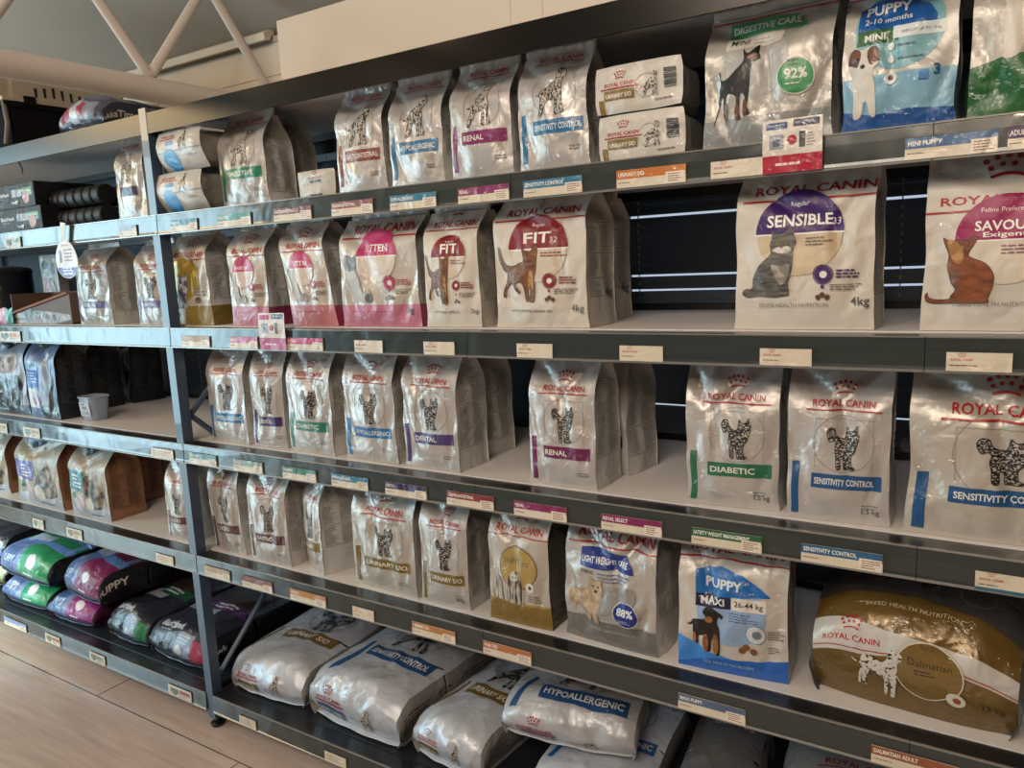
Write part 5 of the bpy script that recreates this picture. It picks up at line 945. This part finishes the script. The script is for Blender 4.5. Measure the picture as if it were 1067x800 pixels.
def radd(mb, name, parent=None, **k):
    for v in mb.v: v -= rack_c
    return mb.obj(name, parent or rack, **k)
PW = .034
for x in (XP, XR + PW, XL):
    for y in (0.0, .555):
        mb = MB(); mb.box(x - PW, x, y - .001, y + .004, .03, 2.012, post_m); mb.box(x - .004, x, y + .004, y + .036, .03, 2.012, post_m); mb.box(x - PW, x - PW + .004, y + .004, y + .036, .03, 2.012, post_m)
        q = radd(mb, 'upright_post'); mb = MB(); mb.lathe([(.001, 0), (.022, 0), (.024, .008), (.016, .014), (.007, .016), (.007, .045), (.001, .045)], (x - PW / 2, y + .018, 0), foot_m, 20)
        radd(mb, 'foot', smooth=True)
    for z0, z1, ya, yb in ((.17, .62, .045, .53), (.62, 1.07, .53, .045), (1.07, 1.52, .045, .53), (1.52, 1.95, .53, .045)):
        mb = MB(); mb.tube([(x - PW / 2, ya, z0), (x - PW / 2, yb, z1)], .009, post_m, 8); radd(mb, 'side_brace')
def rail_prof(zt, y=0.0):
    return [(y + .0, zt), (y, zt - RH), (y + .006, zt - RH), (y + .006, zt - .006), (y + .044, zt - .006), (y + .044, zt - .03), (y + .05, zt - .03), (y + .05, zt)]
for bay, (xa, xb) in enumerate(((XL, XP - PW), (XP + .001, XR))):
    for l, zt in LEV.items():
        mb = MB(); mb.sweep(rail_prof(zt), xa, xb, top_m if l == 'T' else beam_m, n=1); bo = radd(mb, 'front_beam')
        mb = MB(); mb.sweep([(.59, zt - .04), (.59, zt + .022), (.585, zt + .022), (.585, zt + BD), (.56, zt - .006), (.56, zt - .04)], xa, xb, beam_m); radd(mb, 'rear_beam')
        mb = MB(); bmm = low_m if l == 'E' else board_m; mb.box(xa + .002, xb - .002, .0505, .584, zt - .018, zt + BD, bmm); radd(mb, 'shelf_board')
        if l != 'T':
            ea = xb + (PW if bay == 0 and l in 'ABCD' else 0)
            cuts = [xa, -3.62, -2.95, ea] if bay == 0 else [xa + .002, -1.04 if l != 'A' else -.9, -.10, xb]
            for a, b in zip(cuts[:-1], cuts[1:]):
                mb = MB(); mb.sweep([(-.0012, zt - .001), (-.0045, zt - .003), (-.0055, zt - .02), (-.0065, zt - .05), (-.0075, zt - RH + .003), (-.0065, zt - RH), (-.0012, zt - RH)], a + .0006, b - .0006, clear_m)
                mb.sweep([(-.0068, zt - RH + .0042), (-.0095, zt - RH + .002), (-.0095, zt - RH - .001), (-.0012, zt - RH - .001), (-.0012, zt - RH)], a + .0006, b - .0006, lip_m)
                mb.sweep([(-.0012, zt + .001), (-.0052, zt + .0005), (-.0052, zt - .0022), (-.0012, zt - .001)], a + .0006, b - .0006, lip_m)
                radd(mb, 'ticket_strip', bo)

# ------------------------------------------------------------------ price tickets in the strips
TK = dict(cream='#cbbba2')
def ticket(x0, x1, lev, kind, col, txt, label):
    zt = LEV[lev]; w = x1 - x0; h = .034 if kind == 'band' else .031; zb = zt - RH + .003
    if kind == 'hawk': h = .038
    root = empty('price_ticket', ((x0 + x1) / 2, -.0092, zb)); tag(root, label, 'price ticket', 'price tickets along the shelf edges')
    mb = MB(); cr = ink('#cdbfa9'); S = lambda a, b: Vector((a - w / 2, -.0006 - .0012 * (1 - b / h), b))
    mb.box(-w / 2, w / 2, -.0003, .001, 0, h, cr); p = Print(w, h)
    sheet(mb, S, w, h, 4, 2, cr)
    if kind == 'band':
        p.rect(0, .5, 1, 1, ink(col))
        n = len(txt); tw = min(.8, .34 * .034 / w * n * .42)
        if txt: p.text(txt, .03, .62, tw, ink('#e2ddd2'), bold=.02, h=.24)
        p.fine(.03, .25, .22, .34, 1, ink('#3c342c'), seed=n)
        if w > .06: p.rect(.72, .04, .99, .66, ink('#d6cab6')); p.fine(.75, .97, .1, .6, 4, ink('#8a4a44'), seed=n + 1, th=.4)
    elif kind == 'logo':
        logo(p, .24, .55, .34, line=False, cr=True, h=.13); p.fine(.05, .5, .25, .38, 1, ink('#4c443c'), seed=len(label))
        if col: p.rect(0, 0, 1, .16, ink(col))
    elif kind == 'plain': p.fine(.1, .9, .2, .8, 3, ink('#8a7a68'), seed=len(label))
    elif kind == 'hawk':
        p.poly([(.1, .8), (.1, .4), (.28, .1), (.46, .4), (.46, .8)], ink('#5c6450')); p.rect(.5, .45, .95, .8, ink(col)); p.fine(.5, .9, .1, .35, 2, ink('#4c4438'), seed=3)
    p.emit(mb, S, w, h, cell=.02, base=.0003, step=.00006); mb.obj('ticket_card', root)
for t in TICKETS: ticket(*t)

# ------------------------------------------------------------------ bags
for d in BAGS:
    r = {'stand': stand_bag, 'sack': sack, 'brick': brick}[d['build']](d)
    tag(r, d['label'], d.get('cat', 'pet food bag'), d.get('group'))

# ------------------------------------------------------------------ other things on and around the shelves
def xz_card(name, loc, rz, w, h, rx, prints, label, cat, col='#d0c6ba', clip=True):
    root = empty(name, loc, rz); root.rotation_euler = (rx, 0, rz); tag(root, label, cat); mb = MB(); cm_ = ink(col); S = lambda a, b: Vector((a - w / 2, -.0006 - .002 * math.sin(3 * b / h), b))
    sheet(mb, S, w, h, 6, 8, cm_); bk = lambda a, b: Vector((w / 2 - a, .0006 - .002 * math.sin(3 * b / h), b)); sheet(mb, bk, w, h, 6, 8, cm_)
    p = Print(w, h); prints(p); p.emit(mb, S, w, h, base=.0003, step=.00006); mb.obj('card', root)
    if clip: mb = MB(); mb.box(-.006, .006, .001, .008, h * .3, h * .55, clear_m); mb.obj('clip', root)
    return root
def promo(p):
    p.rect(0, 0, 1, .33, ink('#b3163c')); p.fine(.22, .82, .12, .20, 1, ink('#e0c8c8'), seed=3, th=.6); p.rect(.06, .82, .42, .95, ink('#3c5c8c')); p.rect(.52, .84, .95, .97, ink('#2a2456'))
    p.text('MINI PUPPY', .08, .87, .3, ink('#d8d8d8')); p.text('NEUTERED', .55, .89, .3, ink('#d8d8d8')); p.rect(.12, .45, .36, .72, ink('#8a8e96')); p.rect(.18, .5, .3, .62, ink('#3c4654')); p.rect(.62, .45, .72, .74, ink('#3c3a44')); p.fine(.75, .9, .45, .72, 5, ink('#7c6c6c'), seed=1); p.ell(.5, .6, .08, ink('#b3163c'))
for c in CARDS:
    if c['k'] == 'promo':
        def pk(p, kk=c.get('pink')):
            promo(p)
            if kk: p.rect(0, 0, 1, .33, ink('#b84a7c')); p.rect(.06, .82, .42, .95, ink('#c2447e')); p.fine(.2, .8, .12, .2, 1, ink('#e0c8c8'), seed=4, th=.6)
        xz_card('promotion_card', c['loc'], c['rz'], c['w'], c['h'], c.get('rx', 0), pk, c['label'], 'promotion card')
# oval hang tag below the upper left rail
o = OVAL
root = empty('hanging_sign', o['loc'], 0.0); tag(root, 'white oval hanging sign with purple lower half under the upper left rail', 'hanging sign')
mb = MB(); w, h = o['w'], o['h']; S = lambda a, b: Vector((a - w / 2, 0, b)); pr = Print(w, h)
N = 28
def ov(s): return [(.5 + .5 * s * math.cos(2 * math.pi * i / N) * (1 - .12 * math.sin(2 * math.pi * i / N)), .5 + .5 * s * math.sin(2 * math.pi * i / N)) for i in range(N)]
pts = [Vector(((x - .5) * w, 0, y * h)) for x, y in ov(1)]
vs = [p_ + Vector((0, dy, 0)) for dy in (.0, .0012) for p_ in pts]; mb.add(vs, [tuple(range(N)), tuple(range(2 * N - 1, N - 1, -1))] + [(i, N + i, N + (i + 1) % N, (i + 1) % N) for i in range(N)], ink('#d6d0c8'))
mb.custom = False; mb2 = MB(); pr.poly([q for q in ov(.97) if q[1] < .36], ink('#4b45a0')); pr.text('ROYAL CANIN', .36, .84, .28, ink(RED), bold=.02, h=.05)
for i in range(4): pr.rect(.42, .72 - .09 * i, .78, .76 - .09 * i, ink('#9a6a7c'))
pr.rect(.2, .42, .3, .74, ink('#6c6468')); 
for i in range(3): pr.rect(.28, .26 - .08 * i, .7, .31 - .08 * i, ink('#c8c4e0'))
mb.obj('sign_card', root); pr.emit(mb2, S, w, h, base=.0003, step=.00005); mb2.obj('sign_print', root)
mb = MB(); mb.add([(-.02, .0005, h * .97), (.008, .0005, h * .97), (.024, .0005, h * 1.42), (-.008, .0005, h * 1.46)], [(0, 1, 2, 3)], ink('#c8bda4')); q = mb.obj('hanging_tab', root); s = q.modifiers.new('t', 'SOLIDIFY'); s.thickness = .0008

# pet carrier on top of the left bay
c = CARRIER; root = empty('pet_carrier', c['loc'], c.get('rz', 0)); tag(root, 'pet carrier with beige slotted top and black base on top of the left bay', 'pet carrier')
w, dpt, h1, h2 = c['w'], c['d'], c['h1'], c['h2']; bl = plain('carrier_black', '#0c0b0c', .85); bl.node_tree.nodes['Principled BSDF'].inputs['Specular IOR Level'].default_value = .15; bg = plain('carrier_beige', '#a39682', .45)
mb = MB(); mb.box(-w / 2 + .015, w / 2 - .015, .01, dpt - .01, 0, h1, bl, .03); mb.box(-w / 2, w / 2, 0, dpt, h1 - .018, h1 - .002, bl, .006); mb.obj('base_tray', root, smooth=True)
bm = bmesh.new(); bmesh.ops.create_cube(bm, size=1)
for v in bm.verts:
    tz = v.co.z + .5; v.co = Vector((v.co.x * w * (1 - .08 * tz), dpt / 2 + v.co.y * dpt * (1 - .08 * tz), h1 + tz * h2))
bmesh.ops.bevel(bm, geom=[e for e in bm.edges if max(v.co.z for v in e.verts) > h1 + .01], offset=.03, segments=4, affect='EDGES')
bm.verts.index_update(); mb = MB(); mb.add([v.co.copy() for v in bm.verts], [tuple(v.index for v in f.verts) for f in bm.faces], bg); bm.free(); mb.box(-w / 2 - .004, w / 2 + .004, -.004, dpt + .004, h1, h1 + .014, bg, .004); mb.obj('top_cover', root, smooth=True)
slot = plain('vent_opening', '#0b0a09', .8)
for i in range(7):
    x = -w / 2 + .118 + .032 * i; hh = .038 - .004 * abs(i - 2.0); mb = MB(); z0 = h1 + .02; yy = .0 + (z0 + hh / 2 - h1) * .04 * dpt / h2
    mb.box(x - .0045, x + .0045, yy - .0012, yy + .004, z0, z0 + hh * 1.2, slot, .0015); mb.obj('vent_slot', root)
mb = MB(); mb.box(-w * .36, -w * .28, -.012, .0, h1 - .01, h1 + .022, bl, .003); mb.obj('latch', root)
mb = MB(); mb.tube([(-w * .49, .03, -.0 + .01), (-w * .49, .0, h1 * .5), (-w * .49, .01, h1)], .008, plain('carrier_grey', '#6c655c', .5), 10); mb.obj('side_strap', root, smooth=True)

# black food trays, tins
def tray(d):
    root = empty('pet_food_tray', d['loc'], d['rz']); tag(root, d['label'], 'pet food tray', 'black pet food trays'); w, h, L = d['w'], d['h'], d['l']; bk = film('#0e0e12', .6, .15)
    mb = MB(); mb.box(-w / 2, w / 2, 0, L, 0, h, bk, .006); S = lambda a, b: Vector((a - w / 2, -.0002, b)); p = Print(w, h)
    p.text('BlackHawk', .08, .50, .32, ink('#d8d8dc'), bold=.02, h=.16); p.fine(.1, .36, .40, .44, 1, ink('#b8b8bc'), seed=1); p.rect(.46, .44, .70, .74, ink('#8f8c90')); p.rect(.70, .46, .95, .76, ink('#2f8a3c')); p.rect(.72, .62, .92, .68, ink('#b8e0b0')); p.ell(.80, .40, .08, ink('#c88a78')); p.shape(SHAPES['cat_stand'], .44, .14, .16, .16, ink('#d0ccc8'))
    mb.obj('carton', root); mb = MB(); p.emit(mb, S, w, h, base=.0004, step=.00006); mb.obj('front_print', root)
for d in TRAYS: tray(d)
tin_b = plain('tin_black', '#0c0c0e', .55); tin_r = plain('tin_rim', '#4c4b50', .35, metal=.7)
for (x, y, z, lab) in TINS:
    root = empty('pet_food_tin', (x, y, z)); tag(root, lab, 'pet food tin', 'black pet food tins lying on their sides'); R = .033
    mb = MB(); mb.lathe([(.001, .002), (R - .002, .002), (R, .006), (R, .046), (R - .002, .05), (.001, .05)], (0, 0, R), tin_b, 24, 'x'); mb.obj('can_body', root, smooth=True)
    for xx in (.003, .047):
        mb = MB(); mb.lathe([(R + .0002, xx - .001), (R + .0018, xx), (R + .0002, xx + .001)], (0, 0, R), tin_r, 24, 'x'); mb.obj('can_rim', root, smooth=True)

# cardboard display box, slim carton, tub, jar, hook
d = DISPLAY; root = empty('display_box', d['loc'], d['rz']); tag(root, 'brown cardboard display box with printed front on the left bay shelf', 'display box'); w, h, L = d['w'], d['h'], d['l']; cb = plain('cardboard', '#6b5446', .6, var=('#5a4436', 8, (1, 1, 1))); cp = plain('carton_print', '#7c6a60', .5)
mb = MB(); t = .004
mb.add([(-w / 2, 0, 0), (w / 2, 0, 0), (w / 2, 0, h * .95), (-w / 2, 0, h * .30), (-w / 2, t, 0), (w / 2, t, 0), (w / 2, t, h * .95), (-w / 2, t, h * .30)], [(0, 1, 2, 3), (7, 6, 5, 4), (0, 4, 5, 1), (1, 5, 6, 2), (2, 6, 7, 3), (3, 7, 4, 0)], cb); mb.obj('front_flap', root)
mb = MB(); mb.box(w / 2 - t, w / 2, t, L, 0, h, cb); mb.box(-w / 2, -w / 2 + t, t, L, 0, h, cb); mb.box(-w / 2, w / 2, L - t, L, 0, h, cb); mb.box(-w / 2, w / 2, t, L, 0, t, cb); mb.obj('carton_body', root)
mb = MB(); S = lambda a, b: Vector((a - w / 2, -.0002, b)); p = Print(w, h); p.poly([(0, 0), (.72, 0), (.98, .14), (.98, .3), (.6, .42), (.2, .40), (0, .28)], ink('#8f7c72')); p.rect(.05, .12, .3, .2, ink('#6c4438')); p.text('NATURE', .42, .14, .24, ink('#4c3c34'), bold=.01); p.ell(.3, .34, .07, ink('#3c4a34')); p.ell(.46, .38, .08, ink('#2e241e'), rb=.06); p.ell(.72, .2, .03, ink('#141210')); p.emit(mb, S, w, h, base=.0004, step=.00006); mb.obj('front_print', root)
mb = MB(); a = Vector((-w / 2 - .01, -.004, h * .33)); b = Vector((w / 2 + .0, -.004, h * 1.0)); mb.tube([a, b], .006, plain('flap_edge', '#8a4f2a', .6), 6); mb.obj('sloping_edge', root)
d = SLIM; root = empty('treat_carton', d['loc'], d['rz']); tag(root, 'slim grey carton with pink base standing behind the cardboard display box', 'carton'); w, h, L = d['w'], d['h'], d['l']
mb = MB(); mb.box(-w / 2, w / 2, 0, L, 0, h, ink('#9c9894'), .001); mb.obj('carton_body', root); mb = MB(); S = lambda a, b: Vector((a - w / 2, -.0002, b)); p = Print(w, h); p.rect(0, 0, 1, .25, ink('#c0406c')); p.rect(.1, .45, .5, .65, ink('#a84a5c')); p.ell(.3, .85, .18, ink('#1c1c20'), rb=.07); p.ell(.75, .78, .13, ink('#5c5c60'), rb=.1); p.shape(SHAPES['cat_sit'], .5, .3, .4, .3, ink('#5c5c64')); p.emit(mb, S, w, h, base=.0004, step=.00006); mb.obj('front_print', root)
for d in POUCHES:
    root = empty('treat_pouch', d['loc'], d['rz']); tag(root, d['label'], 'treat pouch'); w, h = d['w'], d['h']; mb = MB()
    S = lambda a, b: Vector((a - w / 2, -.012 * math.sin(math.pi * a / w) * math.sin(math.pi * min(1, b / h * .8 + .2)), b + (.010 * (1 - abs(2 * a / w - 1)) * -1 + .01 if b > h * .7 else 0))); sheet(mb, S, w, h, 10, 12, film(d['col'])); B_ = lambda a, b: (lambda q: Vector((q.x, -q.y * .8 + .002, q.z)))(S(w - a, b)); sheet(mb, B_, w, h, 10, 12, film(d['col'])); mb.obj('pouch_film', root)
    mb = MB(); p = Print(w, h); p.fine(.2, .8, .3, .6, 3, ink('#d8d4d0'), seed=1); p.emit(mb, S, w, h); mb.obj('front_print', root)
d = JAR; root = empty('storage_container', d['loc'], 0); tag(root, 'large dark rounded storage container at the far left behind the display box', 'container'); dk = plain('dark_plastic', '#0c1018', .3, coat=.4); r = d['r']; h = d['h']
mb = MB(); mb.lathe([(.001, 0), (r * .9, 0), (r, .01), (r, h * .82), (r * .97, h * .88)], (0, 0, 0), dk, 40); mb.obj('container_body', root, smooth=True); mb = MB(); mb.lathe([(r * 1.02, h * .84), (r * 1.03, h * .9), (r * .92, h * .96), (r * .5, h), (.001, h)], (0, 0, 0), dk, 40); mb.obj('lid', root, smooth=True)
mb = MB(); mb.tube([(-r * .9 * math.cos(t_), -r * .55 - .0 * t_, h * .30 + h * .9 * math.sin(t_) * .75) for t_ in [math.pi * i / 14 for i in range(15)]], .004, plain('wire_handle', '#5c5a58', .3, metal=.8), 8); mb.obj('handle', root, smooth=True)
# plastic measuring tub
d = TUB; root = empty('plastic_tub', d['loc'], d.get('rz', 0)); tag(root, 'small clear plastic tub with handwritten label at the front of the left bay', 'plastic tub'); r0, r1, h = d['r0'], d['r1'], d['h']
tm, nt, p_ = base_mat('cloudy_plastic'); p_.inputs['Base Color'].default_value = srgb('#b9c6d6'); p_.inputs['Transmission Weight'].default_value = .45; p_.inputs['Roughness'].default_value = .25
def rr(r): # rounded square section
    out = []
    for i in range(40):
        t = 2 * math.pi * i / 40; c, s_ = math.cos(t), math.sin(t); out.append((r * math.copysign(abs(c) ** .55, c), r * .8 * math.copysign(abs(s_) ** .55, s_)))
    return out
mb = MB(); rings = [(r0, 0), (r0 + (r1 - r0) * .9, h * .9), (r1, h), (r1 - .002, h), (r0 + (r1 - r0) * .9 - .002, h * .9), (r0 - .002, .003)]; vs = []; fs = []
for q, z in rings: vs += [(x, y, z) for x, y in rr(q)]
for j in range(5):
    for i in range(40): fs.append((j * 40 + i, j * 40 + (i + 1) % 40, (j + 1) * 40 + (i + 1) % 40, (j + 1) * 40 + i))
fs += [tuple(range(40)), tuple(200 + i for i in range(40))]; mb.add(vs, fs, tm); mb.obj('tub_body', root, smooth=True)
mb = MB(); rg = [(r1 + .002, h - .004), (r1 + .004, h), (r1 + .002, h + .003), (r1 - .001, h + .001)]; vs = []; fs = []
for q, z in rg: vs += [(x, y, z) for x, y in rr(q)]
for j in range(4):
    for i in range(40): fs.append((j * 40 + i, j * 40 + (i + 1) % 40, ((j + 1) % 4) * 40 + (i + 1) % 40, ((j + 1) % 4) * 40 + i))
mb.add(vs, fs, tm); mb.obj('rim', root, smooth=True)
mb = MB(); wl, hl = r0 * 1.6, h * .6; S = lambda a, b: Vector((a - wl / 2 + .004, -r0 * .8 - .004 - b * (r1 - r0) * .8 / h, h * .2 + b)); sheet(mb, S, wl, hl, 4, 4, ink('#b4b2b4')); p = Print(wl, hl); p.text('3rd', .2, .50, .45, ink('#15151a'), bold=.0, h=.28); p.text('SCAN', .15, .12, .65, ink('#15151a'), bold=.0, h=.24); p.rect(.1, .85, .6, .9, ink('#15151a')); p.emit(mb, S, wl, hl, base=.0004, step=.00006); mb.obj('paper_label', root)
# wire hook at the far upper left
d = HOOK; root = empty('wire_hook', d['loc'], 0); tag(root, 'thin metal wire hook under the top left shelf edge', 'hook'); mb = MB(); mb.tube([(-.06, 0, -.02), (-.03, 0, .0), (.0, 0, .0), (.012, 0, -.008), (.03, 0, -.02), (.05, 0, -.05), (.048, 0, -.07)], .0025, plain('hook_wire', '#6c7478', .3, metal=.8), 8); mb.obj('hook_bar', root, smooth=True)
